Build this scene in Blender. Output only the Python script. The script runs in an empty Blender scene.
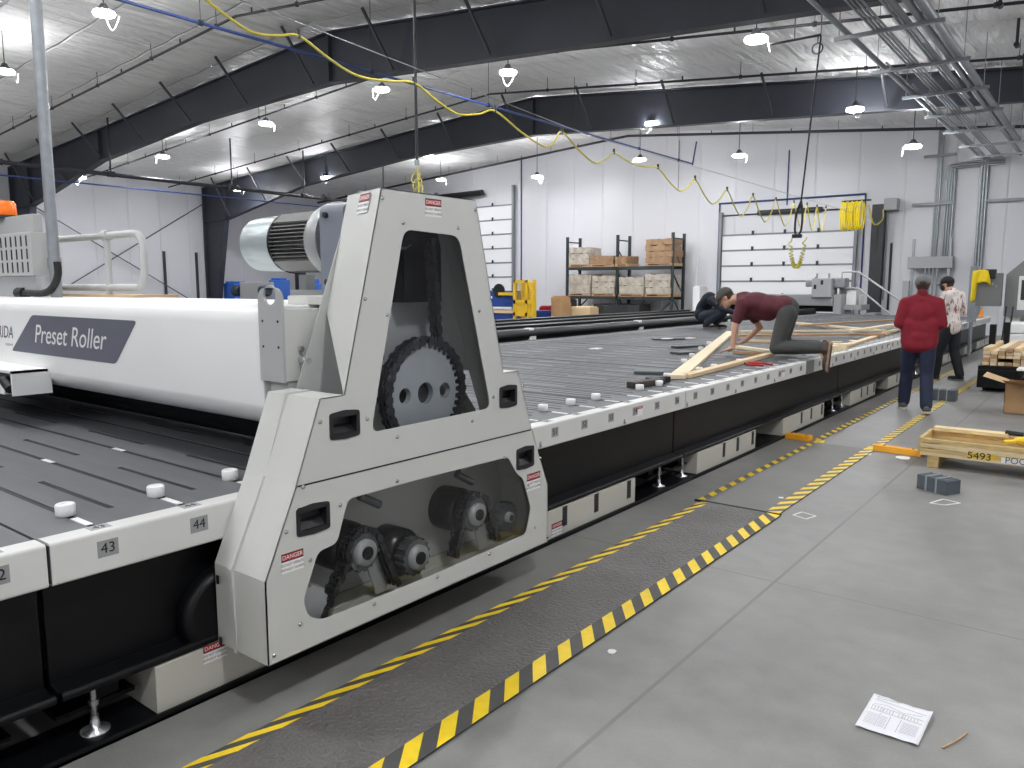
import bpy, bmesh, math, random
from mathutils import Vector, Matrix, noise
from mathutils.geometry import tessellate_polygon
random.seed(7)
S = bpy.context.scene
COL = S.collection
# ------------------------------------------------------------------ camera, world, exposure
CAM_H, FPX = 1.62, 775.0
PITCH, YAW = math.radians(7.207), math.radians(37.849)
cam_d = bpy.data.cameras.new('camera'); cam_d.sensor_width = 36.0; cam_d.lens = FPX / 1024 * 36.0
cam_d.clip_start = 0.05; cam_d.clip_end = 200
cam_o = bpy.data.objects.new('camera', cam_d); COL.objects.link(cam_o)
cam_o.location = (0, 0, CAM_H); cam_o.rotation_euler = (math.pi / 2 - PITCH, 0, YAW)
S.camera = cam_o
w = bpy.data.worlds.new('world'); S.world = w; w.use_nodes = True
w.node_tree.nodes['Background'].inputs[0].default_value = (.8, .85, .9, 1)
w.node_tree.nodes['Background'].inputs[1].default_value = 0.05
S.view_settings.view_transform = 'Standard'; S.view_settings.look = 'None'
S.view_settings.gamma = 1.0; S.view_settings.use_curve_mapping = False
S.view_settings.exposure = 0.12
LAMP = 300.0
S.cycles.max_bounces = 8; S.cycles.diffuse_bounces = 4; S.cycles.glossy_bounces = 3; S.cycles.transparent_max_bounces = 12
S.cycles.caustics_reflective = False; S.cycles.caustics_refractive = False
S.cycles.sample_clamp_indirect = 6.0

# measuring helpers: where the sight line of a photo pixel meets a plane of the real place
_fw = Vector((-math.sin(YAW) * math.cos(PITCH), math.cos(YAW) * math.cos(PITCH), -math.sin(PITCH)))
_rt = Vector((math.cos(YAW), math.sin(YAW), 0)); _up = _rt.cross(_fw)
_C = Vector((0, 0, CAM_H))
def _ray(x, y): return _fw * FPX + _rt * (x - 512) - _up * (y - 384)
def on_z(x, y, z): d = _ray(x, y); return _C + d * ((z - CAM_H) / d.z)
def on_x(x, y, X): d = _ray(x, y); return _C + d * (X / d.x)
def on_y(x, y, Y): d = _ray(x, y); return _C + d * (Y / d.y)

# ------------------------------------------------------------------ materials
def lin(c):
    def f(v):
        v /= 255.0
        return v / 12.92 if v <= .04045 else ((v + .055) / 1.055) ** 2.4
    return tuple(f(v) for v in c) + (1.0,)
MATS = {}
def mat(name, rgb, rough=.5, metal=0.0, var=0.0, scale=8.0, bump=0.0, bscale=40.0, stretch=(1, 1, 1), spec=.5, emit=0.0, coat=0.0):
    if name in MATS: return MATS[name]
    m = bpy.data.materials.new(name); m.use_nodes = True
    nt = m.node_tree; b = nt.nodes['Principled BSDF']
    b.inputs['Base Color'].default_value = lin(rgb); b.inputs['Roughness'].default_value = rough
    b.inputs['Metallic'].default_value = metal; b.inputs['Specular IOR Level'].default_value = spec
    b.inputs['Coat Weight'].default_value = coat
    if emit:
        b.inputs['Emission Color'].default_value = lin(rgb); b.inputs['Emission Strength'].default_value = emit
    if var or bump:
        tc = nt.nodes.new('ShaderNodeTexCoord'); mp = nt.nodes.new('ShaderNodeMapping')
        mp.inputs['Scale'].default_value = stretch
        nt.links.new(tc.outputs['Object'], mp.inputs[0])
    if var:
        n = nt.nodes.new('ShaderNodeTexNoise'); n.inputs['Scale'].default_value = scale; n.inputs['Detail'].default_value = 6
        nt.links.new(mp.outputs[0], n.inputs['Vector'])
        r = nt.nodes.new('ShaderNodeMapRange'); r.inputs[1].default_value = .3; r.inputs[2].default_value = .7
        r.inputs[3].default_value = 1 - var; r.inputs[4].default_value = 1 + var
        nt.links.new(n.outputs[0], r.inputs[0])
        hs = nt.nodes.new('ShaderNodeHueSaturation'); hs.inputs['Color'].default_value = lin(rgb)
        nt.links.new(r.outputs[0], hs.inputs['Value']); nt.links.new(hs.outputs[0], b.inputs['Base Color'])
    if bump:
        n2 = nt.nodes.new('ShaderNodeTexNoise'); n2.inputs['Scale'].default_value = bscale; n2.inputs['Detail'].default_value = 4
        nt.links.new(mp.outputs[0], n2.inputs['Vector'])
        bp = nt.nodes.new('ShaderNodeBump'); bp.inputs['Strength'].default_value = bump; bp.inputs['Distance'].default_value = .02
        nt.links.new(n2.outputs[0], bp.inputs['Height']); nt.links.new(bp.outputs[0], b.inputs['Normal'])
    MATS[name] = m
    return m
def smoked(name, rgb, gloss=.10):
    m = bpy.data.materials.new(name); m.use_nodes = True; nt = m.node_tree
    for n in list(nt.nodes):
        if n.type != 'OUTPUT_MATERIAL': nt.nodes.remove(n)
    out = nt.nodes['Material Output']
    t = nt.nodes.new('ShaderNodeBsdfTransparent'); t.inputs[0].default_value = lin(rgb)
    g = nt.nodes.new('ShaderNodeBsdfGlossy'); g.inputs['Roughness'].default_value = .06; g.inputs[0].default_value = (.9, .9, .9, 1)
    fr = nt.nodes.new('ShaderNodeFresnel'); fr.inputs[0].default_value = 1.16
    mx = nt.nodes.new('ShaderNodeMixShader')
    nt.links.new(fr.outputs[0], mx.inputs[0]); nt.links.new(t.outputs[0], mx.inputs[1]); nt.links.new(g.outputs[0], mx.inputs[2])
    nt.links.new(mx.outputs[0], out.inputs[0]); MATS[name] = m
    return m

# ------------------------------------------------------------------ mesh builder
def basis(d):
    d = Vector(d).normalized()
    a = Vector((0, 0, 1)) if abs(d.z) < .95 else Vector((1, 0, 0))
    u = d.cross(a).normalized(); v = d.cross(u).normalized()
    return u, v
class MB:
    def __init__(self): self.v = []; self.f = []; self.mi = []; self.sm = []
    def add(self, vs, fs, m=0, smooth=False):
        o = len(self.v); self.v += [tuple(p) for p in vs]
        for f in fs: self.f.append([i + o for i in f]); self.mi.append(m); self.sm.append(smooth)
        return self
    def box(self, a, b, m=0, M=None):
        x0, y0, z0 = a; x1, y1, z1 = b
        vs = [Vector(p) for p in ((x0, y0, z0), (x1, y0, z0), (x1, y1, z0), (x0, y1, z0), (x0, y0, z1), (x1, y0, z1), (x1, y1, z1), (x0, y1, z1))]
        if M is not None: vs = [M @ p for p in vs]
        return self.add(vs, [(0, 3, 2, 1), (4, 5, 6, 7), (0, 1, 5, 4), (1, 2, 6, 5), (2, 3, 7, 6), (3, 0, 4, 7)], m)
    def cbox(self, c, s, m=0, M=None):
        c = Vector(c); h = Vector(s) / 2
        return self.box(c - h, c + h, m, M)
    def beam(self, p0, p1, wd, ht, m=0, up=(0, 0, 1)):
        p0, p1 = Vector(p0), Vector(p1); d = (p1 - p0).normalized(); up = Vector(up)
        u = d.cross(up)
        if u.length < 1e-4: u = d.cross(Vector((1, 0, 0)))
        u.normalize(); v = u.cross(d).normalized()
        vs = [p + u * (a * wd / 2) + v * (b * ht / 2) for p in (p0, p1) for a, b in ((-1, -1), (1, -1), (1, 1), (-1, 1))]
        return self.add(vs, [(3, 2, 1, 0), (4, 5, 6, 7), (0, 1, 5, 4), (1, 2, 6, 5), (2, 3, 7, 6), (3, 0, 4, 7)], m)
    def cyl(self, p0, p1, r, r1=None, n=16, m=0, cap=True, smooth=True):
        p0, p1 = Vector(p0), Vector(p1); r1 = r if r1 is None else r1
        u, v = basis(p1 - p0); vs = []
        for p, q in ((p0, r), (p1, r1)):
            vs += [p + (u * math.cos(2 * math.pi * i / n) + v * math.sin(2 * math.pi * i / n)) * q for i in range(n)]
        self.add(vs, [(i, (i + 1) % n, n + (i + 1) % n, n + i) for i in range(n)], m, smooth)
        if cap: self.add(vs[:n], [tuple(range(n - 1, -1, -1))], m); self.add(vs[n:], [tuple(range(n))], m)
        return self
    def tube(self, path, r, n=8, m=0, closed=False):
        P = [Vector(p) for p in path]; k = len(P); vs = []; u = None
        for i, p in enumerate(P):
            d = (P[(i + 1) % k] - P[i - 1]) if closed else (P[min(i + 1, k - 1)] - P[max(i - 1, 0)])
            d.normalize()
            if u is None: u, _ = basis(d)
            u = (u - d * u.dot(d)).normalized(); v = d.cross(u)
            vs += [p + (u * math.cos(2 * math.pi * j / n) + v * math.sin(2 * math.pi * j / n)) * r for j in range(n)]
        fs = []
        for i in range(k if closed else k - 1):
            a, b = i * n, ((i + 1) % k) * n
            fs += [(a + j, a + (j + 1) % n, b + (j + 1) % n, b + j) for j in range(n)]
        self.add(vs, fs, m, True)
        if not closed:
            self.add(vs[:n], [tuple(range(n - 1, -1, -1))], m); self.add(vs[-n:], [tuple(range(n))], m)
        return self
    def lathe(self, c, axis, prof, n=24, m=0):
        c = Vector(c); ax = Vector(axis).normalized(); u, v = basis(ax); vs = []
        for (t, r) in prof:
            vs += [c + ax * t + (u * math.cos(2 * math.pi * i / n) + v * math.sin(2 * math.pi * i / n)) * r for i in range(n)]
        fs = []
        for k in range(len(prof) - 1):
            fs += [(k * n + i, k * n + (i + 1) % n, (k + 1) * n + (i + 1) % n, (k + 1) * n + i) for i in range(n)]
        self.add(vs, fs, m, True)
        if prof[0][1] > 1e-5: self.add(vs[:n], [tuple(range(n - 1, -1, -1))], m)
        if prof[-1][1] > 1e-5: self.add(vs[-n:], [tuple(range(n))], m)
        return self
    def sphere(self, c, r, n=14, k=9, m=0):
        rx, ry, rz = (r, r, r) if not hasattr(r, '__len__') else r
        c = Vector(c); vs = []; fs = []
        for j in range(k + 1):
            t = math.pi * j / k
            vs += [c + Vector((rx * math.sin(t) * math.cos(2 * math.pi * i / n), ry * math.sin(t) * math.sin(2 * math.pi * i / n), rz * math.cos(t))) for i in range(n)]
        for j in range(k):
            fs += [(j * n + i, (j + 1) * n + i, (j + 1) * n + (i + 1) % n, j * n + (i + 1) % n) for i in range(n)]
        return self.add(vs, fs, m, True)
    def plate(self, loops, to3, t, m=0):
        """flat sheet with holes: loops of 2-D points (first is the outline), to3 maps (u,v)->Vector, t = thickness vector"""
        loops = [[tuple(p) for p in l] for l in loops]
        tri = tessellate_polygon([[Vector((p[0], p[1], 0)) for p in l] for l in loops])
        flat = [p for l in loops for p in l]; n = len(flat); t = Vector(t)
        vs = [to3(*p) for p in flat] + [to3(*p) + t for p in flat]
        fs = [tuple(f) for f in tri] + [tuple(i + n for i in reversed(f)) for f in tri]
        o = 0
        for l in loops:
            k = len(l)
            fs += [(o + i, o + (i + 1) % k, n + o + (i + 1) % k, n + o + i) for i in range(k)]
            o += k
        return self.add(vs, fs, m)
    def build(self, name, mats, parent=None, bevel=0.0, seg=2, mods=None, smooth=None):
        me = bpy.data.meshes.new(name)
        off = ORG.get(parent.as_pointer(), Vector((0, 0, 0))) if parent is not None else Vector((0, 0, 0))
        me.from_pydata([tuple(Vector(p) - off) for p in self.v], [], self.f)
        for mm in (mats if isinstance(mats, (list, tuple)) else [mats]): me.materials.append(mm)
        for p, i, s in zip(me.polygons, self.mi, self.sm): p.material_index = i; p.use_smooth = s if smooth is None else smooth
        bm = bmesh.new(); bm.from_mesh(me)
        if bevel or mods: bmesh.ops.remove_doubles(bm, verts=bm.verts, dist=1e-5)
        bmesh.ops.recalc_face_normals(bm, faces=bm.faces); bm.to_mesh(me); bm.free()
        o = bpy.data.objects.new(name, me); COL.objects.link(o)
        if parent is not None: o.parent = parent; ORG[o.as_pointer()] = off
        if bevel:
            b = o.modifiers.new('bevel', 'BEVEL'); b.width = bevel; b.segments = seg; b.limit_method = 'ANGLE'; b.angle_limit = .6
            for p in me.polygons: p.use_smooth = True
            b.harden_normals = False
            wn = o.modifiers.new('wn', 'WEIGHTED_NORMAL'); wn.keep_sharp = True
        return o
ORG = {}
def tag(o, label=None, cat=None, group=None, kind=None):
    if label: o['label'] = label
    if cat: o['category'] = cat
    if group: o['group'] = group
    if kind: o['kind'] = kind
    return o
def thing(name, loc, label, cat, group=None, kind=None):
    o = bpy.data.objects.new(name, None); COL.objects.link(o); o.location = loc; o.empty_display_size = .1
    ORG[o.as_pointer()] = Vector(loc)
    return tag(o, label, cat, group, kind)
def struct(name, mb, m, **k):
    return tag(mb.build(name, m, **k), kind='structure')
def dup(root, loc, label=None, rot=None, group=None):
    r = root.copy(); COL.objects.link(r); r.location = loc
    if rot is not None: r.rotation_euler = rot
    if label: r['label'] = label
    if group: r['group'] = group
    for ch in list(root.children):
        c = ch.copy(); COL.objects.link(c); c.parent = r
        for g in list(ch.children):
            d = g.copy(); COL.objects.link(d); d.parent = c
    return r
def text(body, size, name, m, parent, org, u, v, shear=0.0, ext=.0008, align='CENTER', sx=1.0):
    cu = bpy.data.curves.new(name, 'FONT'); cu.body = body; cu.size = size; cu.align_x = align; cu.align_y = 'CENTER'
    cu.shear = shear; cu.extrude = ext
    to = bpy.data.objects.new(name + '_t', cu); COL.objects.link(to)
    dg = bpy.context.evaluated_depsgraph_get(); dg.update()
    me = bpy.data.meshes.new_from_object(to.evaluated_get(dg))
    COL.objects.unlink(to); bpy.data.objects.remove(to); bpy.data.curves.remove(cu)
    u = Vector(u).normalized(); v = Vector(v).normalized(); nn = u.cross(v); org = Vector(org)
    mb = MB(); mb.add([org + u * (p.co.x * sx) + v * p.co.y + nn * p.co.z for p in me.vertices], [tuple(p.vertices) for p in me.polygons])
    bpy.data.meshes.remove(me)
    return mb.build(name, m, parent)
def arc(cx, cy, r, a0, a1, n=6):
    return [(cx + r * math.cos(math.radians(a0 + (a1 - a0) * i / n)), cy + r * math.sin(math.radians(a0 + (a1 - a0) * i / n))) for i in range(n + 1)]
def rounded(poly, r, n=4):
    out = []; k = len(poly)
    for i in range(k):
        p = Vector(poly[i]).to_2d(); a = Vector(poly[i - 1]).to_2d() - p; b = Vector(poly[(i + 1) % k]).to_2d() - p
        q = min(r, a.length * .45, b.length * .45); s = p + a.normalized() * q; e = p + b.normalized() * q
        for j in range(n + 1):
            t = j / n; out.append(tuple(s * (1 - t) ** 2 + p * 2 * t * (1 - t) + e * t * t))
    return out
def smoothpath(pts, n=6):
    P = [Vector(p) for p in pts]; out = []
    for i in range(len(P) - 1):
        p0, p1, p2, p3 = P[max(i - 1, 0)], P[i], P[i + 1], P[min(i + 2, len(P) - 1)]
        for j in range(n):
            t = j / n
            out.append(.5 * ((2 * p1) + (p2 - p0) * t + (2 * p0 - 5 * p1 + 4 * p2 - p3) * t * t + (3 * p1 - p0 - 3 * p2 + p3) * t ** 3))
    return out + [P[-1]]

# shared materials
WHITE = mat('white_powder_coat', (214, 214, 210), .42, var=.03, scale=3)
GREYP = mat('grey_powder_coat', (158, 160, 160), .45)
BLACKP = mat('black_satin_steel', (11, 12, 15), .42, var=.2, scale=6, spec=.28)
DKSTEEL = mat('dark_steel', (44, 46, 50), .45)
STEEL = mat('galvanised_steel', (150, 154, 158), .35, metal=.6, var=.1, scale=15)
CHROME = mat('zinc_bright', (200, 202, 205), .25, metal=.9)
RUBBER = mat('black_rubber', (20, 20, 21), .7)
NYLON = mat('white_nylon', (240, 240, 238), .4)
YEL = mat('safety_yellow', (236, 200, 36), .5)
YELHOSE = mat('yellow_hose', (206, 192, 70), .4)
BLUEP = mat('blue_paint', (32, 70, 150), .4)
WOOD = mat('pine', (224, 198, 156), .6, var=.12, scale=5, stretch=(2, 14, 14))
WOOD2 = mat('pine_pale', (234, 216, 182), .6, var=.1, scale=5, stretch=(2, 14, 14))
WOODD = mat('pine_dark', (186, 150, 112), .65, var=.15, scale=6, stretch=(2, 14, 14))
CARD = mat('cardboard', (176, 140, 100), .8, var=.06, scale=4)
SIGNRED = mat('sign_red', (170, 22, 28), .45)
SIGNW = mat('sign_white', (236, 236, 234), .45)
INK = mat('ink_black', (14, 14, 16), .5)
# ------------------------------------------------------------------ room shell
XL, XR, Y0, YW, RIDGE, RZ = -37.0, 4.6, -9.0, 30.0, -16.2, 8.08
def roofz(x): return RZ - (.070 * (RIDGE - x) if x < RIDGE else .094 * (x - RIDGE))
def concrete():
    m = bpy.data.materials.new('concrete_floor'); m.use_nodes = True; nt = m.node_tree; N = nt.nodes; L = nt.links
    b = N['Principled BSDF']; tc = N.new('ShaderNodeTexCoord')
    def ns(scale, det, vec=None):
        n = N.new('ShaderNodeTexNoise'); n.inputs['Scale'].default_value = scale; n.inputs['Detail'].default_value = det
        L.new(vec or tc.outputs['Object'], n.inputs['Vector']); return n
    n1, n2, n3 = ns(.55, 9), ns(6, 8), ns(90, 3)
    cr = N.new('ShaderNodeValToRGB'); cr.color_ramp.elements[0].position = .3; cr.color_ramp.elements[1].position = .72
    cr.color_ramp.elements[0].color = lin((118, 117, 114)); cr.color_ramp.elements[1].color = lin((144, 143, 140))
    L.new(n1.outputs[0], cr.inputs[0])
    def mul(a, n, lo, hi):
        r = N.new('ShaderNodeMapRange'); r.inputs[1].default_value = .3; r.inputs[2].default_value = .7; r.inputs[3].default_value = lo; r.inputs[4].default_value = hi
        L.new(n.outputs[0], r.inputs[0]); h = N.new('ShaderNodeHueSaturation'); L.new(a, h.inputs['Color']); L.new(r.outputs[0], h.inputs['Value']); return h.outputs[0]
    c = mul(cr.outputs[0], n2, .86, 1.10); c = mul(c, n3, .96, 1.04)
    # saw-cut control joints
    sx = N.new('ShaderNodeSeparateXYZ'); L.new(tc.outputs['Object'], sx.inputs[0])
    def line(out, pos, hw):
        a = N.new('ShaderNodeMath'); a.operation = 'SUBTRACT'; L.new(out, a.inputs[0]); a.inputs[1].default_value = pos
        p = N.new('ShaderNodeMath'); p.operation = 'PINGPONG'; L.new(a.outputs[0], p.inputs[0]); p.inputs[1].default_value = 2.3
        q = N.new('ShaderNodeMath'); q.operation = 'LESS_THAN'; L.new(p.outputs[0], q.inputs[0]); q.inputs[1].default_value = hw; return q.outputs[0]
    mx = N.new('ShaderNodeMath'); mx.operation = 'MAXIMUM'
    L.new(line(sx.outputs[0], -1.375, .009), mx.inputs[0]); L.new(line(sx.outputs[1], 4.13, .006), mx.inputs[1])
    mc = N.new('ShaderNodeMixRGB'); L.new(mx.outputs[0], mc.inputs[0]); L.new(c, mc.inputs[1]); mc.inputs[2].default_value = lin((112, 110, 106))
    L.new(mc.outputs[0], b.inputs['Base Color'])
    rr = N.new('ShaderNodeMapRange'); rr.inputs[3].default_value = .38; rr.inputs[4].default_value = .58; L.new(n2.outputs[0], rr.inputs[0]); L.new(rr.outputs[0], b.inputs['Roughness'])
    bp = N.new('ShaderNodeBump'); bp.inputs['Strength'].default_value = .12; bp.inputs['Distance'].default_value = .01; L.new(n3.outputs[0], bp.inputs['Height']); L.new(bp.outputs[0], b.inputs['Normal'])
    return m
struct('floor', MB().box((XL - .2, Y0 - .2, -.15), (XR + .2, YW + .2, 0)), concrete())

def vinyl(name, rgb, stretch, bscale, bump, seam_axis, seam, rough=.38, dist=.10, sw=.8):
    """white facing of blanket insulation: wrinkled, faintly seamed"""
    m = bpy.data.materials.new(name); m.use_nodes = True; nt = m.node_tree; N = nt.nodes; L = nt.links
    b = N['Principled BSDF']; tc = N.new('ShaderNodeTexCoord'); mp = N.new('ShaderNodeMapping'); mp.inputs['Scale'].default_value = stretch
    L.new(tc.outputs['Object'], mp.inputs[0])
    n = N.new('ShaderNodeTexNoise'); n.inputs['Scale'].default_value = bscale; n.inputs['Detail'].default_value = 5; n.inputs['Distortion'].default_value = .6
    L.new(mp.outputs[0], n.inputs['Vector'])
    sx = N.new('ShaderNodeSeparateXYZ'); L.new(tc.outputs['Object'], sx.inputs[0])
    p = N.new('ShaderNodeMath'); p.operation = 'PINGPONG'; L.new(sx.outputs[seam_axis], p.inputs[0]); p.inputs[1].default_value = seam / 2
    q = N.new('ShaderNodeMapRange'); q.inputs[1].default_value = .0; q.inputs[2].default_value = .05; L.new(p.outputs[0], q.inputs[0])
    ad = N.new('ShaderNodeMath'); ad.operation = 'MULTIPLY_ADD'; L.new(q.outputs[0], ad.inputs[0]); ad.inputs[1].default_value = sw; L.new(n.outputs[0], ad.inputs[2])
    bp = N.new('ShaderNodeBump'); bp.inputs['Strength'].default_value = bump; bp.inputs['Distance'].default_value = dist
    L.new(ad.outputs[0], bp.inputs['Height']); L.new(bp.outputs[0], b.inputs['Normal'])
    b.inputs['Base Color'].default_value = lin(rgb); b.inputs['Roughness'].default_value = rough
    return m
CEILM = vinyl('ceiling_vinyl', (246, 245, 243), (1.3, .2, 1), 3.0, 1.0, 1, 1.83, .3, .42, .2)
WALLM = vinyl('end_wall_vinyl', (210, 210, 214), (.9, 1, .25), 1.2, .35, 0, 1.52)
SIDEM = vinyl('side_wall_vinyl', (202, 202, 207), (1, .9, .25), 1.2, .35, 1, 1.52)
# ceiling: insulation sagging between purlins that run along the building
def ceiling_side(xa, xb, name):
    n = 84; vs = []; fs = []; ys = [Y0 + (YW - Y0) * j / 44 for j in range(45)]
    xs = [xa + (xb - xa) * i / n for i in range(n + 1)]
    for x in xs:
        ph = ((x - RIDGE) / 1.5) % 1.0
        sag = .035 * math.sin(math.pi * ph)
        for y in ys:
            vs.append((x, y, roofz(x) - sag - .012 * noise.noise(Vector((x * .9, y * .35, 0)))))
    k = len(ys)
    for i in range(n):
        fs += [(i * k + j, i * k + j + 1, (i + 1) * k + j + 1, (i + 1) * k + j) for j in range(k - 1)]
    mb = MB(); mb.add(vs, fs, 0, True)
    mb.add([(xa, Y0, roofz(xa) + .15), (xb, Y0, roofz(xb) + .15), (xb, YW, roofz(xb) + .15), (xa, YW, roofz(xa) + .15)], [(0, 1, 2, 3)])
    o = struct(name, mb, CEILM)
    return o
ceiling_side(XL, RIDGE, 'ceiling_left'); ceiling_side(RIDGE, XR, 'ceiling_right')
struct('wall_left', MB().box((XL - .15, Y0, 0), (XL, YW, roofz(XL) + .1)), SIDEM)
struct('wall_right', MB().box((XR, Y0, 0), (XR + .15, YW, roofz(XR) + .1)), SIDEM)
def gable(y0, y1):
    mb = MB(); p = [(XL, 0), (XR, 0), (XR, roofz(XR)), (RIDGE, RZ), (XL, roofz(XL))]
    vs = [(x, y0, z) for x, z in p] + [(x, y1, z) for x, z in p]
    return mb.add(vs, [(0, 1, 2, 3, 4), (9, 8, 7, 6, 5)] + [(i, (i + 1) % 5, 5 + (i + 1) % 5, 5 + i) for i in range(5)])
struct('wall_far', gable(YW, YW + .15), WALLM)
struct('wall_back', gable(Y0 - .15, Y0), WALLM)

# steel frames: tapered columns and rafters
RAFT = mat('rafter_steel', (46, 49, 58), .5, var=.08, scale=2)
BRACE = mat('brace_steel', (66, 68, 74), .5)
def frame(Y, label):
    t = thing('steel_frame', (RIDGE, Y, 0), label, 'roof frame', kind='structure')
    xl, xr = XL + .12, XR - .12
    top = [(xl, 0), (xl, roofz(xl) - .12), (RIDGE, RZ - .12), (xr, roofz(xr) - .12), (xr, 0)]
    bot = [(xl + .75, 0), (xl + 1.9, 4.85), (-28.8, 6.02), (-22.4, 6.56), (RIDGE, 6.74), (-3.7, 5.98), (xr - 1.6, 5.62), (xr - .75, 0)]
    poly = top + list(reversed(bot))
    MB().plate([poly], lambda u, v: Vector((u, Y - .012, v)), (0, .024, 0)).build('web', RAFT, t)
    for nm, pts, in (('outer_flange', top), ('inner_flange', bot)):
        mb = MB()
        for a, b in zip(pts, pts[1:]):
            mb.beam((a[0], Y, a[1]), (b[0], Y, b[1]), .26, .035, up=(0, 0, 1) if abs(b[0] - a[0]) > abs(b[1] - a[1]) * .9 else (1, 0, 0))
        mb.build(nm, RAFT, t)
    def botz(x):
        for a, b in zip(bot, bot[1:]):
            if a[0] <= x <= b[0]: return a[1] + (b[1] - a[1]) * (x - a[0]) / (b[0] - a[0])
    for x in (RIDGE, -28.8, xl + 1.9, xr - 1.6):
        MB().box((x - .02, Y - .13, botz(x)), (x + .02, Y + .13, roofz(x) - .14)).build('stiffener', RAFT, t)
    MB().box((xl, Y - .13, 4.84), (xl + 1.9, Y + .13, 4.88)).build('stiffener', RAFT, t)
    x = -34.5
    while x < -1:
        if abs(x - RIDGE) > .5:
            for sd in (-1, 1):
                MB().beam((x, Y + sd * .13, botz(x) + .06), (x, Y + sd * 1.05, roofz(x) - .06), .055, .055).build('flange_brace', BRACE, t)
        x += 2.95
frame(13.4, 'dark steel roof frame with its column, crossing above the kneeling worker')
frame(22.1, 'dark steel roof frame nearest the white end wall')
# rod bracing and white girts of the left wall, seen between the two columns
t = thing('cross_bracing', (XL + .3, 17.7, 0), 'crossed dark bracing rods against the white left side wall', 'bracing', kind='structure')
MB().cyl((XL + .25, 13.6, 5.3), (XL + .25, 21.9, .4), .025, n=8).build('brace_rod', BRACE, t)
MB().cyl((XL + .25, 21.9, 5.7), (XL + .25, 13.6, .6), .025, n=8).build('brace_rod', BRACE, t)
for i, y in enumerate([on_x(q, 290, XL + .07).y for q in (49, 166, 198)]):
    tag(MB().box((XL + .02, y - .05, 0), (XL + .12, y + .05, 3.3)).build('wall_angle', DKSTEEL), ['dark upright angle on the left side wall behind the slotted cabinet', 'dark upright angle on the left side wall under the crossed rods', 'dark upright angle on the left side wall next to the column'][i], 'wall angle')

# ------------------------------------------------------------------ high-bay lamps
LENS = mat('lamp_lens', (250, 252, 255), .3, emit=LAMP)
CORD = mat('white_cord', (190, 190, 186), .5)
def lamp(x, y, z, label):
    t = thing('high_bay_lamp', (x, y, z), label, 'ceiling lamp', 'high bay lamps under the roof')
    MB().lathe((x, y, z), (0, 0, 1), [(.03, .02), (.03, .172), (.075, .172), (.10, .11), (.14, .085), (.2, .05), (.2, .01)], n=20).build('housing', DKSTEEL, t)
    MB().lathe((x, y, z - .035), (0, 0, 1), [(0, .14), (.012, .19), (.035, .205), (.072, .2), (.074, .168)], n=20).build('lens', LENS, t)
    MB().cyl((x, y, z + .2), (x, y, roofz(x) - .05), .012, n=6).build('hanger_rod', DKSTEEL, t)
    a = random.uniform(0, 6.28)
    pts = [(x + math.cos(a) * (.2 + .06 * math.sin(s * math.pi)), y + math.sin(a) * .24, z + .02 - .26 * math.sin(s * math.pi)) for s in [i / 10 for i in range(11)]]
    pts = [(p[0] - math.sin(a) * (.16 - .32 * i / 10), p[1] + math.cos(a) * (.16 - .32 * i / 10), p[2]) for i, p in enumerate(pts)]
    MB().tube(pts, .007, 6).build('cord', CORD, t)
    return t
LAMPS = [
 ((104, 14), 1.0, 'lamp high at the top left beside the blue pipe, nearest over the roller'),
 ((5, 72), 1.0, 'lamp at the left picture edge above the orange beacon'),
 ((163, 157), 1.0, 'small lamp with looped cord below the near steel frame, above the crossed rods'),
 ((266, 124), 1.0, 'lamp under the near frame above the motor, halfway up the left slope'),
 ((382, 90), 1.0, 'lamp at the ridge just below the peak of the near steel frame'),
 ((508, 73), 1.0, 'lamp right of the ridge directly below the near frame, over the yellow hose'),
 ((756, 40), 1.0, 'bright lamp near the top right under the near frame, beside the pendant cord'),
 ((80, 178), 1.0, 'lamp low at the left eave under the near frame haunch, by the pole'),
 ((238, 190), 1.0, 'lamp in front of the far frame knee, above the motor cowl'),
 ((326, 178), 1.1, 'lamp before the far frame just left of the roller cover top'),
 ((428, 156), 1.1, 'lamp before the far frame beside the small yellow coil'),
 ((538, 132), 1.1, 'lamp before the far frame peak next to the yellow hose'),
 ((652, 124), 1.1, 'lamp before the far frame above the storage rack'),
 ((855, 110), 1.1, 'lamp before the far frame above the coiled yellow hose'),
 ((441, 180), 1.0, 'faint lamp behind the far frame above the roller cover'),
 ((537, 177), 1.7, 'lamp with looped cord near the end wall, above the yellow machine'),
 ((640, 160), 1.7, 'lamp near the end wall ridge above the rack'),
 ((739, 156), 1.7, 'lamp near the end wall above the overhead door'),
 ((913, 147), 1.7, 'lamp near the end wall beside the tall conduits'),
]
def on_roof(px, py, drop):
    d = _ray(px, py); a, b = .005, .09
    f = lambda t: (_C + d * t).z - (roofz((_C + d * t).x) - drop)
    t = a
    while f(t) < 0 and t < b: t += .0002
    return _C + d * t
for (q, dr, lb) in LAMPS:
    p = on_roof(*q, dr); lamp(p.x, p.y, p.z, 'round white ' + lb)
for (x, y) in ((-5.6, 1.2), (-5.6, 7.5), (-11.5, 1.0), (-11.5, 7.6), (-16.4, .6), (-21.2, .6), (1.0, 1.0), (1.0, -5.0), (-8.5, -4.5), (-4.6, -4.8), (1.0, 7.6), (1.0, 14.7), (1.0, 22), (-26.8, 7.6), (-31, 7.6)):  # unseen lamps; those at negative y are added to brighten beam and foreground floor
    lamp(x, y, roofz(x) - 1.0, 'one of the unseen round white lamps above and behind the camera, some added as fill')

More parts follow.
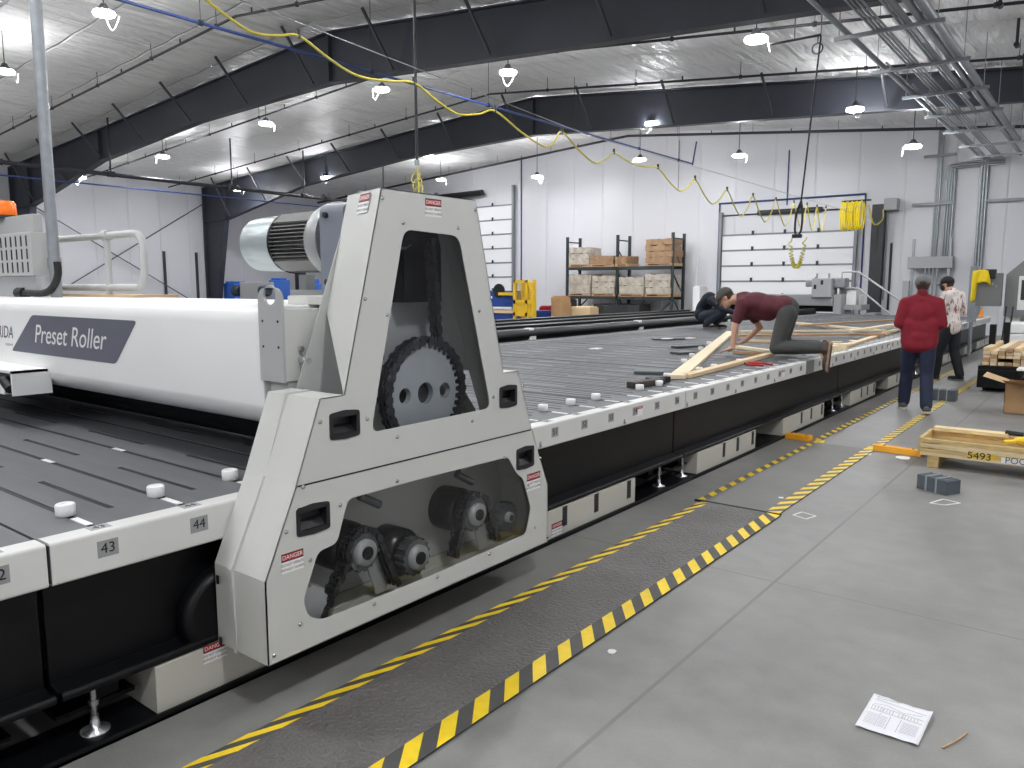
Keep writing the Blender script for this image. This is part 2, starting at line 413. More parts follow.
# ------------------------------------------------------------------ sprinkler and service pipes
PIPE = mat('black_pipe', (34, 35, 40), .5)
def sprinkler(Y, label, rp=.03):
    t = thing('sprinkler_pipe', (RIDGE, Y, 7.4), label, 'sprinkler pipe')
    mb = MB(); pts = [(x, Y, roofz(x) - .42) for x in (-36, RIDGE, 3.8)]
    mb.cyl(pts[0], pts[1], rp, n=8); mb.cyl(pts[1], pts[2], rp, n=8)
    mb.build('pipe', PIPE, t)
    x = -35.0
    while x < 3:
        MB().cyl((x, Y, roofz(x) - .42), (x, Y, roofz(x) - .05), .008, n=5).cyl((x, Y, roofz(x) - .46), (x, Y, roofz(x) - .38), .045, n=8).build('hanger', PIPE, t)
        MB().cyl((x + 1.4, Y, roofz(x + 1.4) - .42), (x + 1.4, Y, roofz(x + 1.4) - .30), .02, n=6).build('sprinkler_head', PIPE, t)
        x += 3.0
sprinkler(10.7, 'thin black sprinkler line nearest the camera, in front of the near frame')
sprinkler(15.9, 'thin black sprinkler line just behind the near frame')
sprinkler(19.75, 'thin black sprinkler line just in front of the far frame')
sprinkler(28.5, 'thicker dark sprinkler line along the top of the end wall', .05)
t = thing('sprinkler_main', (-27.4, 16, 5.4), 'thick black main pipe running along the left side below the roof', 'sprinkler pipe')
MB().cyl((-27.3, 2, 5.4), (-27.8, 29, 5.4), .07, n=10).build('pipe', PIPE, t)
for y in (6, 9.6, 13.0, 17.6, 21, 25.5):
    MB().cyl((-27.4, y, 5.4), (-27.4, y, roofz(-27.4) - .05), .03, n=8).cyl((-27.4, y - .12, 5.4), (-27.4, y + .12, 5.4), .1, n=10).build('hanger', PIPE, t)
BLUEPIPE = mat('blue_pipe', (40, 58, 112), .45)
t = thing('air_line', (-13.2, 16, 6.24), 'blue compressed-air pipe running down the hall beside the yellow hose', 'air pipe')
MB().cyl((-13.2, 2.5, 6.24), (-13.2, 28.2, 6.24), .028, n=10).cyl((-13.2, 28.2, 6.2), (-13.2, 28.5, 7.1), .03, n=8).build('pipe', BLUEPIPE, t)
for y in (8, 12, 16, 20, 24, 27):
    MB().cyl((-13.2, y, 6.24), (-13.2, y, roofz(-13.2) - .05), .007, n=5).cyl((-13.2, y - .03, 6.24), (-13.2, y + .03, 6.24), .055, n=8).build('hanger', PIPE, t)
tag(MB().cyl((-29, 6, 5.2), (-29, 29.5, 5.2), .028, n=8).build('air_line', BLUEPIPE), 'thin blue pipe low on the left side below the thick black main', 'air pipe')
# ------------------------------------------------------------------ long press table, section by section
TX, TZ = -2.74, .769          # outer rail face, rail top
DZ = .762                      # deck height
PITCH_P = .345; YP0 = 3.968    # number plates: plank pitch, plate 51
TXL = -7.35                    # far long edge of the table
JY = 1.016                     # a joint between sections
DECK = mat('deck_plank_grey', (94, 95, 98), .52, var=.10, scale=5, stretch=(.5, 3, 1))
DECKD = mat('deck_gap_black', (12, 12, 14), .6)
PLATE = mat('plate_aluminium', (150, 151, 152), .4, var=.05)
def yk(k): return YP0 + PITCH_P * k
def section(j, label):
    ya, yb = JY + 4.83 * j, JY + 4.83 * (j + 1)
    g = .006
    t = thing('press_table', (TX - 2.2, (ya + yb) / 2, 0), label, 'press table', 'sections of the long press table')
    # deck: planks across the table, each with a part-length slot
    mb = MB(); n = 14
    for i in range(n):
        a, b = ya + PITCH_P * i, ya + PITCH_P * (i + 1)
        wide = .034 if (i % 7 == 4) else .0125     # half width of the full-length gap at each plate
        yp = YP0 + PITCH_P * (math.ceil((a - YP0) / PITCH_P - 1e-6)); x1 = TX - .105; sl = .013
        xs = [x1]; x = x1 - .19
        while x > TXL + .9: xs += [x, x - .66]; x -= 1.1
        xs.append(TXL)
        mb.box((TXL, a, DZ - .016), (x1, b, DZ - .011), 1)
        lo, hi = (a + g if i == 0 else a + sl), (b - g if i == n - 1 else b - sl)
        mb.box((TXL, lo, DZ - .03), (x1, yp - wide, DZ)); mb.box((TXL, yp + wide, DZ - .03), (x1, hi, DZ))
        mb.box((TXL, yp - wide, DZ - .012), (x1, yp + wide, DZ - .003), 1)
        if i: mb.box((TXL, a - sl, DZ - .012), (x1, a + sl, DZ - .003), 1)
        if i: # bridges between the part-length slots on the plank boundary
            for q in range(0, len(xs) - 1, 2): mb.box((xs[q + 1], a - sl, DZ - .03), (xs[q], a + sl, DZ))
        if a > 3.3:   # fine machined grooves
            for s in (.25, .75):
                yy = lo + (hi - lo) * s
                mb.box((TXL + .3, yy - .005, DZ), (x1 - .25, yy + .005, DZ + .0012), 1)
    mb.build('deck', [DECK, DECKD], t)
    MB().box((TXL, ya + g, .62), (TX - .1, yb - g, .70)).build('deck_bed', DECKD, t)
    # rail: folded sheet cap over the edge
    pr = rounded([(TX - .1, .62), (TX, .62), (TX, TZ), (TX - .1, TZ)], .012, 4)
    mb = MB(); mb.plate([pr], lambda u, v: Vector((u, ya + g, v)), (0, yb - ya - 2 * g, 0)); mb.build('edge_rail', WHITE, t)
    MB().box((TX - .09, ya + .001, .63), (TX - .006, ya + g, TZ - .008)).build('rail_joint', DKSTEEL, t)
    # black channel side with lower flange
    mb = MB(); mb.box((TX - .12, ya + .01, .21), (TX - .1, yb - .01, .625))
    pr = rounded([(TX - .12, .225), (TX - .1, .24), (TX, .222), (TX, .207), (TX - .12, .207)], .006, 3)
    mb.plate([pr], lambda u, v: Vector((u, ya + .01, v)), (0, yb - ya - .02, 0))
    mb.cyl((TX - .014, ya + .01, .222), (TX - .014, yb - .01, .222), .017, n=14)
    mb.build('side_channel', BLACKP, t)
    MB().box((TXL, ya + .01, .2), (TXL + .03, yb - .01, .765)).build('back_channel', BLACKP, t)
    # floor track
    mb = MB(); mb.box((TX - .22, ya, .0), (TX + .03, yb, .012)); mb.box((TX + .02, ya, 0), (TX + .03, yb, .03)); mb.build('floor_track', BLACKP, t)
    # levelling feet and leg frames at both ends of the section
    for (yy, s) in ((ya + .14, 1), (yb - .28, -1)):
        f = MB().box((TX - .5, yy + s * .06 - .05, .08), (TX - .12, yy + s * .06 + .05, .62)).box((TX - .5, yy - .12, .095), (TX - .1, yy + .16, .11)).build('leg', BLACKP, t)
        m2 = MB(); m2.cyl((TX - .08, yy, .03), (TX - .08, yy, .21), .011, n=10); m2.cyl((TX - .08, yy, .115), (TX - .08, yy, .135), .02, n=6); m2.lathe((TX - .08, yy, .012), (0, 0, 1), [(0, .05), (.008, .05), (.014, .018), (.06, .014)], n=18)
        m2.build('levelling_foot', CHROME, t)
        MB().box((TXL + .1, yy - .05, 0), (TXL + .2, yy + .05, .62)).build('leg', BLACKP, t)
    # control cabinet hung below the channel
    ca, cb = (ya + .30, ya + 1.6) if j <= 0 else (ya + .30, ya + 1.72)
    cabs = [(ca, cb)] if j < 0 else ([(JY + .33, JY + 1.4), (3.4, 5.02)] if j == 0 else [(ya + .26, ya + 1.62), (ya + 2.42, ya + 3.9)])
    for (a, b) in cabs:
        c = MB().box((TX - .3, a, .017), (TX + .004, b, .204)).build('control_cabinet', GREYW, t, bevel=.004)
        for q in (.42, .66, .94):
            yy = a + (b - a) * q
            mb = MB(); mb.box((TX + .003, yy - .026, .07), (TX + .0075, yy + .026, .2))
            for z in range(5): mb.box((TX + .0075, yy - .018, .085 + z * .022), (TX + .0085, yy + .018, .095 + z * .022), 1)
            mb.build('vent_slot', [DKSTEEL, INK], c)
    # plates and stickers on the rail
    k = math.ceil((ya - YP0 + .03) / PITCH_P)
    while yk(k) < yb - .03:
        y = yk(k)
        p = MB().box((TX, y - .036, .676), (TX + .0015, y + .036, .736)).build('number_plate', PLATE, t)
        if -10 < k < 42: text(str(51 + k), .052, 'plate_number', INK, p, (TX + .0015, y, .706), (0, 1, 0), (0, 0, 1))
        q = MB().box((TX - .085, y - .036, TZ), (TX - .035, y + .036, TZ + .001)).build('top_plate', PLATE, t)
        if k < 8: text(str(51 + k), .045, 'plate_number', INK, q, (TX - .06, y, TZ + .001), (0, 1, 0), (-1, 0, 0))
        MB().box((TX - .26, y - .013, DZ), (TX - .135, y + .013, DZ + .003)).build('slot_marker', SIGNW, t)
        if j == 0 and k in (-8, -7, -6): MB().box((-4.16, y - .012, DZ), (-4.05, y + .012, DZ + .003)).build('slot_marker', SIGNW, t)
        if k % 3 == 0:
            MB().cyl((TX, y - .16, .645), (TX + .006, y - .16, .645), .012, n=10).cyl((TX, y - .16, .662), (TX + .005, y - .16, .662), .008, n=10).build('rail_screw', CHROME, t)
        k += 1
    if j >= 0:
        for fr in ((.52,) if j else (.87,)):
            y = ya + 4.83 * fr - .15
            s = MB().box((TX, y - .05, .665), (TX + .001, y + .05, .74)).build('warning_sticker', SIGNW, t)
            MB().box((TX + .001, y - .046, .716), (TX + .0015, y + .046, .737)).build('sticker_header', SIGNRED, s)
            text('DANGER', .018, 'sticker_text', SIGNW, s, (TX + .0015, y, .7265), (0, 1, 0), (0, 0, 1), ext=.0003)
    return t
GREYW = mat('cabinet_grey', (196, 193, 182), .45)
section(-1, 'end section of the press table at the lower left corner of the photo')
T0 = section(0, 'press table section under the white roller gantry, plates 43 and 44 showing')
section(1, 'press table section between gantry and kneeling worker, start of the lumber lies on it')
section(2, 'press table section the kneeling worker in maroon rests on')
section(3, 'press table section behind the man in the red sweater')
section(4, 'far end section of the press table by the man in the patterned shirt')

# grey filler piece on the rail beside the kneeling worker's boot
tag(MB().box((TX - .1, 8.98, .618), (TX + .004, 9.27, TZ + .003)).build('rail_cover', mat('rail_grey', (120, 121, 122), .5), bevel=.006), 'short darker grey cap on the rail under the kneeling worker boot', 'rail cover')

# white stop pucks standing in the slots
def puck(k, x, label, y=None):
    y = yk(k) if y is None else y
    return tag(MB().lathe((x, y, DZ), (0, 0, 1), [(0, .031), (.003, .034), (.042, .035), (.046, .031), (.046, .012), (.043, .012)], n=20).build('stop_puck', NYLON), label, 'stop puck', 'white stop pucks along the table edge')
puck(-8, -3.07, 'white round stop puck on the slot ending at plate 43')
puck(-7, -3.06, 'white round stop puck on the slot ending at plate 44')
puck(-6, -3.07, 'white round stop puck next to the left slope of the roller cover')
for k, lb in ((1, 'white stop puck just right of the roller cover, nearest to it'), (2, 'second white stop puck right of the roller cover'), (3, 'third white stop puck right of the roller cover'), (5, 'white stop puck touching the near end of the dark bar'), (6, 'white stop puck between the dark bar and the lumber end')):
    puck(k, -3.08, lb)
for i, (q, lb) in enumerate([((739, 363), 'white stop puck beside the red pliers'), ((714, 368.5), 'white stop puck against the lower board, middle one'), ((699, 371.5), 'white stop puck against the lower board near the crossing'), ((667, 378), 'white stop puck beside the lumber end'), ((684, 363), 'white stop puck left of the diagonal board, lowest'), ((692, 357), 'white stop puck left of the diagonal board, second up'), ((701, 350), 'white stop puck left of the diagonal board, third up'), ((709, 344.5), 'white stop puck left of the diagonal board, topmost')]):
    p = on_z(*q, DZ); puck(0, p.x, lb, p.y)

# black guide pipe along the far long edge, held by white clamps
t = thing('guide_pipe', (TXL - .3, 13, DZ), 'long thick black pipe along the far edge of the press table', 'guide pipe')
MB().cyl((TXL - .3, 3.2, DZ + .06), (TXL - .3, 25.5, DZ + .06), .095, n=14).build('pipe', BLACKP, t)
for y in (10.3, 14.0, 18.5, 22.5):
    MB().box((TXL - .39, y - .09, DZ - .06), (TXL - .21, y + .09, DZ + .07)).box((TXL - .36, y - .07, DZ + .06), (TXL - .24, y + .07, DZ + .17)).build('clamp', NYLON, t, bevel=.01)
for y in (4, 8, 12, 16, 20, 24):
    MB().box((TXL - .34, y - .05, 0), (TXL - .26, y + .05, DZ)).build('support', BLACKP, t)
# second table behind it
t = thing('conveyor_bed', (-10.6, 15, 0), 'grey ribbed conveyor bed beyond the press table', 'conveyor')
CONV = mat('conveyor_grey', (112, 114, 118), .4, var=.1, scale=3)
for i in range(9):
    x = -8.5 - i * .5
    MB().box((x - .19, 7.5, DZ - .12), (x + .19, 25.4, DZ - .02 + (i % 2) * .05)).build('bed_rail', CONV if i % 2 == 0 else BLACKP, t)
for y in (8, 12, 16, 20, 24.5):
    MB().box((-12.9, y - .06, .5), (-8.2, y + .06, DZ - .1)).build('cross_beam', DKSTEEL, t)
    for x in (-8.4, -12.6): MB().box((x - .05, y - .05, 0), (x + .05, y + .05, .55)).build('leg', DKSTEEL, t)
# black edge behind the gantry: table frame continues under it
# ------------------------------------------------------------------ roller gantry across the table
GX, GB, GS = -2.40, -2.735, -2.615        # cover front, cover back, seam between its halves
G = thing('roller_gantry', (GX - .2, 2.5, 0), 'white roller gantry bridging the press table, with chain cover and motor', 'roller press')
def FX(px, py, X=GX):
    p = on_x(px, py, X); return (p.y, p.z)
COVER = mat('cover_light_grey', (200, 200, 195), .42, var=.02, scale=2.5)
BEAMW = mat('beam_white', (240, 240, 238), .36, var=.02, scale=2)
PANEL = mat('panel_grey', (176, 177, 176), .45)
y0, y1 = 1.607, 3.41; zb = .208; zc = .537; ymid = (y0 + y1) / 2
sl = FX(296, 486); zs = sl[1] - .004; ysl = sl[0]
sh = FX(320, 398.75); si = FX(343.75, 395); tl = FX(381, 187.5); tr = FX(475.6, 199.7)
mir = lambda p: (2 * ymid - p[0], p[1])
low = [(y0, zb), (y1, zb), (y1, zc), (2 * ymid - ysl, zs), (ysl, zs), (y0, zc)]
up_ = [(ysl, zs + .0005), (2 * ymid - ysl, zs + .0005), mir(sh), mir(si), (tr[0], tl[1]), tl, si, sh]
tb = FX(347.5, 187.5, GB); dyt = tb[0] - tl[0]
back = {5: (tl[0] + dyt, tl[1]), 4: (tr[0] - dyt, tl[1])}
lowwin = [FX(*q) for q in ((303, 602), (318, 552), (337, 543), (348, 499), (420, 479), (508, 457), (517, 474), (523, 478), (531, 508), (526, 534), (430, 576), (322, 620), (309, 617))]
lowwin = lowwin[:]
lw = rounded(lowwin, .026, 4)
upwin = [FX(*q) for q in ((371, 433), (404, 229), (459, 236), (491, 408))]
uw = rounded(upwin, .05, 4)
def grip_hole(q): # four pixel corners -> slightly larger than the grip insert
    return [FX(*p) for p in q]
GRIPS_L = [((298, 508), (328, 504), (328, 528), (298, 535)), ((517, 450), (533, 446.5), (533, 465), (517, 469))]
GRIPS_U = [((331, 415), (358, 410.5), (358, 433), (331, 440)), ((500, 388), (516, 386), (516, 404), (500, 407.5))]
def shell(name, outline, win, grips, backmap, skip=(), extra=None):
    mb = MB(); t = .006
    loops = [outline, win] + [grip_hole(g) for g in grips]
    mb.plate(loops, lambda u, v: Vector((GX, u, v)), (-t, 0, 0))
    n = len(outline)
    def lerp(a, b, s): return (a[0] + (b[0] - a[0]) * s, a[1] + (b[1] - a[1]) * s)
    def ring(X):
        s = (GX - X) / (GX - GB); return [Vector((X, *lerp(p, backmap.get(i, p), s))) for i, p in enumerate(outline)]
    def wall(Xa, Xb, grow=0.0):
        A, B = ring(Xa), ring(Xb); c = Vector((0, ymid, 1.0))
        if grow:
            for L in (A, B):
                m = [Vector(p) for p in L]
                for i in range(n):
                    d = (m[(i + 1) % n] - m[i - 1]); d.x = 0; d.normalize(); L[i] = m[i] + Vector((0, d.z, -d.y)) * grow
        inn = [];
        for L in (A, B):
            m = [Vector(p) for p in L]; q = []
            for i in range(n):
                d1 = (m[i] - m[i - 1]); d2 = (m[(i + 1) % n] - m[i]); d1.x = d2.x = 0; d1.normalize(); d2.normalize(); d = (d1 + d2).normalized()
                q.append(m[i] - Vector((0, d.z, -d.y)) * (.005 + grow))
            inn.append(q)
        vs = A + B + inn[0] + inn[1]
        fs = []
        for i in range(n):
            if i in skip: continue
            k = (i + 1) % n
            fs += [(i, k, n + k, n + i), (2 * n + i, 3 * n + i, 3 * n + k, 2 * n + k), (i, 2 * n + i, 2 * n + k, k), (n + i, n + k, 3 * n + k, 3 * n + i)]
        mb.add(vs, fs)
    wall(GX, GS + .012); wall(GS + .012, GS - .012, .012); wall(GS - .012, GB)
    if extra: mb.add(*extra)
    return mb.build(name, COVER, G)
fo = on_x(326, 309, GB)
quad = [Vector((GX, *tl)), Vector((GX, *si)), Vector((GB, fo.y, fo.z)), Vector((GB, tb[0], tl[1]))]
quad += [p + Vector((0, .006, -.001)) for p in quad]
extra = (quad, [(0, 1, 2, 3), (7, 6, 5, 4), (0, 4, 5, 1), (1, 5, 6, 2), (2, 6, 7, 3), (3, 7, 4, 0)])
cl = shell('lower_cover', low, lw, GRIPS_L, {})
cu = shell('upper_cover', up_, uw, GRIPS_U, back, (5,), extra)
MB().box((GX - .001, ysl + .01, zs - .003), (GX + .0006, 2 * ymid - ysl - .008, zs + .003)).build('cover_seam', INK, cl)
SMOKE = smoked('smoked_window', (247, 248, 249))
SMOKE2 = smoked('smoked_window_low', (250, 250, 249))
def grow(poly, d):
    c = (sum(p[0] for p in poly) / len(poly), sum(p[1] for p in poly) / len(poly))
    return [(p[0] + (p[0] - c[0]) * d, p[1] + (p[1] - c[1]) * d) for p in poly]
for nm, p, par, mm in (('window_pane', grow(uw, .03), cu, SMOKE), ('window_pane', grow(lw, .02), cl, SMOKE2)):
    MB().plate([p], lambda u, v: Vector((GX - .012, u, v)), (-.002, 0, 0)).build(nm, mm, par)
# recessed black grips
GRIP = mat('grip_plastic', (26, 26, 29), .45)
for par, gs in ((cl, GRIPS_L), (cu, GRIPS_U)):
    for g in gs:
        c = grip_hole(g); ay = min(p[0] for p in c); by = max(p[0] for p in c); az = sum(sorted(p[1] for p in c)[:2]) / 2; bz = sum(sorted(p[1] for p in c)[2:]) / 2
        out = [(ay - .006, az - .004), ((ay + by) / 2, az - .010), (by + .006, az - .004), (by + .006, bz + .004), ((ay + by) / 2, bz + .012), (ay - .006, bz + .004)]
        out = rounded(out, .012, 3); inn = [(ay + .012, az + .014), (by - .012, az + .014), (by - .012, bz - .014), (ay + .012, bz - .014)]
        mb = MB(); mb.plate([out, inn], lambda u, v: Vector((GX + .004, u, v)), (-.012, 0, 0))
        zm = az + (bz - az) * .48
        mb.add([Vector((GX - .008, inn[0][0], inn[0][1])), Vector((GX - .008, inn[1][0], inn[1][1])), Vector((GX - .04, inn[1][0], zm)), Vector((GX - .04, inn[0][0], zm)),
                Vector((GX - .04, inn[1][0], inn[2][1])), Vector((GX - .04, inn[0][0], inn[2][1])), Vector((GX - .008, inn[2][0], inn[2][1])), Vector((GX - .008, inn[3][0], inn[3][1]))],
               [(0, 1, 2, 3), (3, 2, 4, 5), (5, 4, 6, 7), (0, 3, 5, 7), (1, 6, 4, 2)])
        mb.build('recessed_grip', GRIP, par)
# cover screws
for par, qs in ((cu, ((382, 198), (475, 210), (403, 223), (458, 228), (365, 299), (491, 298), (387, 315), (479, 311), (320, 422), (367, 419), (397, 437), (472, 421), (493, 397), (523, 386))), (cl, ((303, 487), (286, 532), (340, 505), (397, 481), (504, 458), (300, 624), (310, 560), (274, 655), (374, 604), (437, 577), (489, 554), (535, 527), (547, 537), (540, 458), (528, 485)))):
    for q in qs:
        y, z = FX(*q)
        MB().lathe((GX, y, z), (1, 0, 0), [(0, .0085), (.003, .0085), (.0045, .005), (.008, .0045)], n=10).build('cover_screw', CHROME, par)
# danger signs
def sign(cx, cz, wd, ht, X=GX, par=G, u=(0, 1, 0), org=None, nrm=(1, 0, 0)):
    o = Vector((X, cx, cz)) if org is None else Vector(org); u = Vector(u).normalized(); n_ = Vector(nrm).normalized(); v = n_.cross(u)
    P = lambda a, b, d: o + u * a + v * b + n_ * d
    def slab(a0, b0, a1, b1, d0, d1):
        mb = MB(); vs = [P(a, b, d) for d in (d0, d1) for a, b in ((a0, b0), (a1, b0), (a1, b1), (a0, b1))]
        return mb.add(vs, [(0, 3, 2, 1), (4, 5, 6, 7), (0, 1, 5, 4), (1, 2, 6, 5), (2, 3, 7, 6), (3, 0, 4, 7)])
    s = slab(-wd / 2, -ht / 2, wd / 2, ht / 2, 0, .0012).build('danger_sign', SIGNW, par)
    pass
    slab(-wd / 2, ht * .08, wd / 2, ht / 2, .0012, .0016).build('sign_header', INK, s)
    if True:
        slab(-wd * .46, ht * .13, wd * .46, ht * .45, .0016, .002).build('sign_oval', SIGNRED, s)
        text('DANGER', ht * .3, 'sign_title', SIGNW, s, P(0, ht * .29, .002), u, v, ext=.0003)
        text('DO NOT OPERATE', ht * .19, 'sign_line', INK, s, P(0, -ht * .10, .0012), u, v, ext=.0003, sx=.62 * wd / .1 * .08 / ht * 1.25)
        text('WITHOUT GUARDS', ht * .19, 'sign_line', INK, s, P(0, -ht * .34, .0012), u, v, ext=.0003, sx=.62 * wd / .1 * .08 / ht * 1.25)
    return s
a = FX(281, 555); b = FX(303, 549); c = FX(281, 575); sign((a[0] + b[0]) / 2, (a[1] + c[1]) / 2, b[0] - a[0], a[1] - c[1])
a = FX(425, 198); b = FX(441, 202); c = FX(425, 216); sign((a[0] + b[0]) / 2, (a[1] + c[1]) / 2, b[0] - a[0], a[1] - c[1])
a = FX(529, 474); b = FX(540, 470); c = FX(529, 491); sign((a[0] + b[0]) / 2 - .01, (a[1] + c[1]) / 2, b[0] - a[0] + .02, a[1] - c[1])
# sign on the sloping left cheek
b0 = Vector((GB, tb[0], tl[1])) - Vector((GX, *tl)); dn = Vector((GX, *si)) - Vector((GX, *tl)); o = Vector((GX, *tl)) + b0 * .40 + dn * .065; nn = b0.cross(dn).normalized()
if nn.y > 0: nn = -nn
uu = Vector((0, 0, 1)).cross(nn).normalized()
sign(0, 0, .11, .085, par=G, u=uu, org=o + nn * .004, nrm=nn)
# ---- inside the cover
BACKP = mat('cover_back', (186, 187, 184), .5)
MB().plate([[(y0 + .01, zb + .01), (y1 - .01, zb + .01), (y1 - .01, zc), (2 * ymid - ysl - .01, zs), mir((si[0] + .02, si[1])), (tr[0] - dyt - .01, tl[1] - .02), (tb[0] + .01, tl[1] - .02), (si[0] + .02, si[1]), (ysl + .01, zs), (y0 + .01, zc)]], lambda u, v: Vector((GB + .004, u, v)), (.004, 0, 0)).build('back_plate', BACKP, G)
SPROC = mat('sprocket_steel', (186, 190, 192), .4, metal=.15, var=.06)
SPRD = mat('sprocket_dark', (110, 114, 118), .35, metal=.4)
CHAINM = mat('chain_steel', (66, 66, 70), .3, metal=.4, var=.3, scale=30)
def sprocket(cy, cz, r, teeth, X0, X1, m=SPROC, bore=.02, holes=(), name='sprocket', hub=None):
    out = []
    for i in range(teeth):
        for a, rr in ((0, .93), (.25, .93), (.42, 1.03), (.58, 1.03), (.75, .93)):
            th = 2 * math.pi * (i + a) / teeth; out.append((cy + r * rr * math.cos(th), cz + r * rr * math.sin(th)))
    loops = [out] + [[(cy + dy + rh * math.cos(2 * math.pi * k / 20), cz + dz + rh * math.sin(2 * math.pi * k / 20)) for k in range(20)] for dy, dz, rh in list(holes)]
    s = MB().plate(loops, lambda u, v: Vector((X1, u, v)), (X0 - X1, 0, 0)).build(name, m, G)
    if hub:
        MB().lathe((X1, cy, cz), (1, 0, 0), [(-.02, hub), (.02, hub), (.022, hub * .55)], n=24).lathe((X1, cy, cz), (1, 0, 0), [(-.05, hub * .5), (.03, hub * .5)], n=18, m=1).build('hub', [SPROC, INK], s)
    return s
def chain(path, X, wd, ht, name='roller_chain', step=.026):
    P = [Vector((X, p[0], p[1])) for p in path]; mb = MB(); acc = 0; i = 0
    for a, b in zip(P, P[1:]):
        L = (b - a).length; d = (b - a).normalized(); s = step - acc
        while s <= L:
            c = a + d * s; q = .42 if i % 2 else .5
            for k in (-1, 1): mb.beam(c - d * step * .62, c + d * step * .62, .006, ht * (.9 if i % 2 else 1.0), up=(d.cross(Vector((1, 0, 0))))) if False else None
            nrm = d.cross(Vector((1, 0, 0)))
            for xo in (-wd * q, 0, wd * q):
                vs = [c + Vector((xo + e * .0035, 0, 0)) + d * (f_ * step * .6) + nrm * (g_ * ht / 2 * (.85 if i % 2 else 1)) for e in (-1, 1) for f_, g_ in ((-1, -.8), (-.6, -1), (.6, -1), (1, -.8), (1, .8), (.6, 1), (-.6, 1), (-1, .8))]
                mb.add(vs, [tuple(range(7, -1, -1)), tuple(range(8, 16))] + [(k, (k + 1) % 8, 8 + (k + 1) % 8, 8 + k) for k in range(8)])
            mb.cyl(c - Vector((wd * .5, 0, 0)), c + Vector((wd * .5 + .004, 0, 0)), ht * .28, n=8)
            i += 1; s += step
        acc = L - (s - step)
    return mb.build(name, CHAINM, G)
bc = FX(424, 393, -2.58)
BR = .238
sprocket(bc[0], bc[1], BR - .008, 40, -2.60, -2.57, holes=((0, 0, .052), (-.135, 0, .038), (.135, 0, .038)), name='drive_wheel')
MB().lathe((-2.62, bc[0], bc[1]), (1, 0, 0), [(-.1, .07), (.015, .07)], n=20).build('wheel_shaft', CHAINM, G)
mc = (ymid, 1.845)
MB().lathe((-2.74, mc[0], mc[1]), (1, 0, 0), [(0, .17), (.06, .17), (.06, .06), (.18, .05)], n=24).box((-2.73, FX(398, 260, -2.66)[0], FX(420, 302, -2.66)[1]), (-2.62, FX(441, 260, -2.62)[0], 1.97)).build('gear_flange', BLACKP, G)
rr = BR + .012; sp = .06
a0 = math.radians(20)
ring = [(mc[0] + sp, mc[1])] + [(bc[0] + rr * math.cos(math.radians(t)), bc[1] + rr * math.sin(math.radians(t))) for t in range(78, -271, -8)] + [(bc[0] - .01 + 0, bc[1] + rr)]
lft = [(bc[0] + rr * math.cos(math.radians(t)), bc[1] + rr * math.sin(math.radians(t))) for t in range(92, 452, 8)]
chain(lft, -2.58, .055, .044)
chain([FX(429, 236, -2.585), FX(437, 343, -2.585)], -2.585, .05, .034)
chain([(mc[0] - sp, mc[1]), (bc[0] - rr + .0, bc[1] + .06)], -2.64, .05, .034)
sprocket(mc[0], mc[1], .06, 12, -2.60, -2.57, SPRD)
# lower chain train
s1, s2, s3, s4, s5 = FX(364, 552, -2.5), FX(417, 557, -2.5), FX(476, 514, -2.5), FX(508, 517, -2.55), FX(311, 606, -2.5)
sprocket(*s1, .088, 15, -2.56, -2.50, SPRD, hub=.058); sprocket(*s2, .088, 16, -2.56, -2.50, SPRD, hub=.06); sprocket(*s3, .088, 15, -2.56, -2.50, SPRD, hub=.058)
sprocket(*s4, .08, 14, -2.60, -2.55, SPRD, hub=.03); sprocket(s5[0], s5[1], .085, 15, -2.56, -2.50, SPROC)
for s_ in (s1, s2, s3): MB().lathe((-2.73, s_[0], s_[1]), (1, 0, 0), [(0, .115), (.13, .115), (.15, .09)], n=26).build('bearing_drum', CHAINM, G)
def over(c, r, a, b): return [(c[0] + r * math.cos(math.radians(a + (b - a) * i / 14)), c[1] + r * math.sin(math.radians(a + (b - a) * i / 14))) for i in range(15)]
R_ = .098
path = over(s5, R_, 250, 155)[:0] + [(s5[0] + .045, s5[1] - .08), (s1[0] - .085, s1[1] - .02)] + over(s1, R_, 165, 35) + [(s1[0] + .20, zb + .05)]
chain(path, -2.52, .055, .030)
path = [(s3[0] - .16, zb + .06)] + over(s3, R_, 170, 35) + [(s3[0] + .18, zb + .08)]
chain(path, -2.52, .055, .030)
BRK = mat('bracket_steel', (176, 178, 176), .4)
for (ya, yc, za) in ((s1[0] + .06, s1[0] + .16, zb + .02), (s3[0] + .05, s3[0] + .14, zb + .03)):
    MB().plate([[(ya - .02, s1[1] - .02), (ya + .05, s1[1] - .02), (yc + .03, za), (yc - .04, za)]], lambda u, v: Vector((-2.57, u, v)), (.012, 0, 0)).build('tension_arm', BRK, G)
for q in ((368, 500), (463, 478)):
    y, z = FX(*q, -2.6)
    MB().cyl((-2.6, y - .05, z + .03), (-2.58, y + .05, z - .03), .02, n=10).cyl((-2.66, y + .01, z + .09), (-2.6, y - .02, z + .0), .014, n=8).build('tension_bolt', SPRD, G)
for z_ in (.479, .225):
    MB().cbox((-2.70, y0 - .0125, z_), (.016, .003, .035)).build('bolt_slot', INK, cl)
# black wheel on the track behind the cover foot
MB().lathe((GB - .03, y0 + .06, .31), (1, 0, 0), [(-.07, .17), (-.05, .185), (.01, .185), (.02, .16)], n=32).build('track_wheel', BLACKP, G)

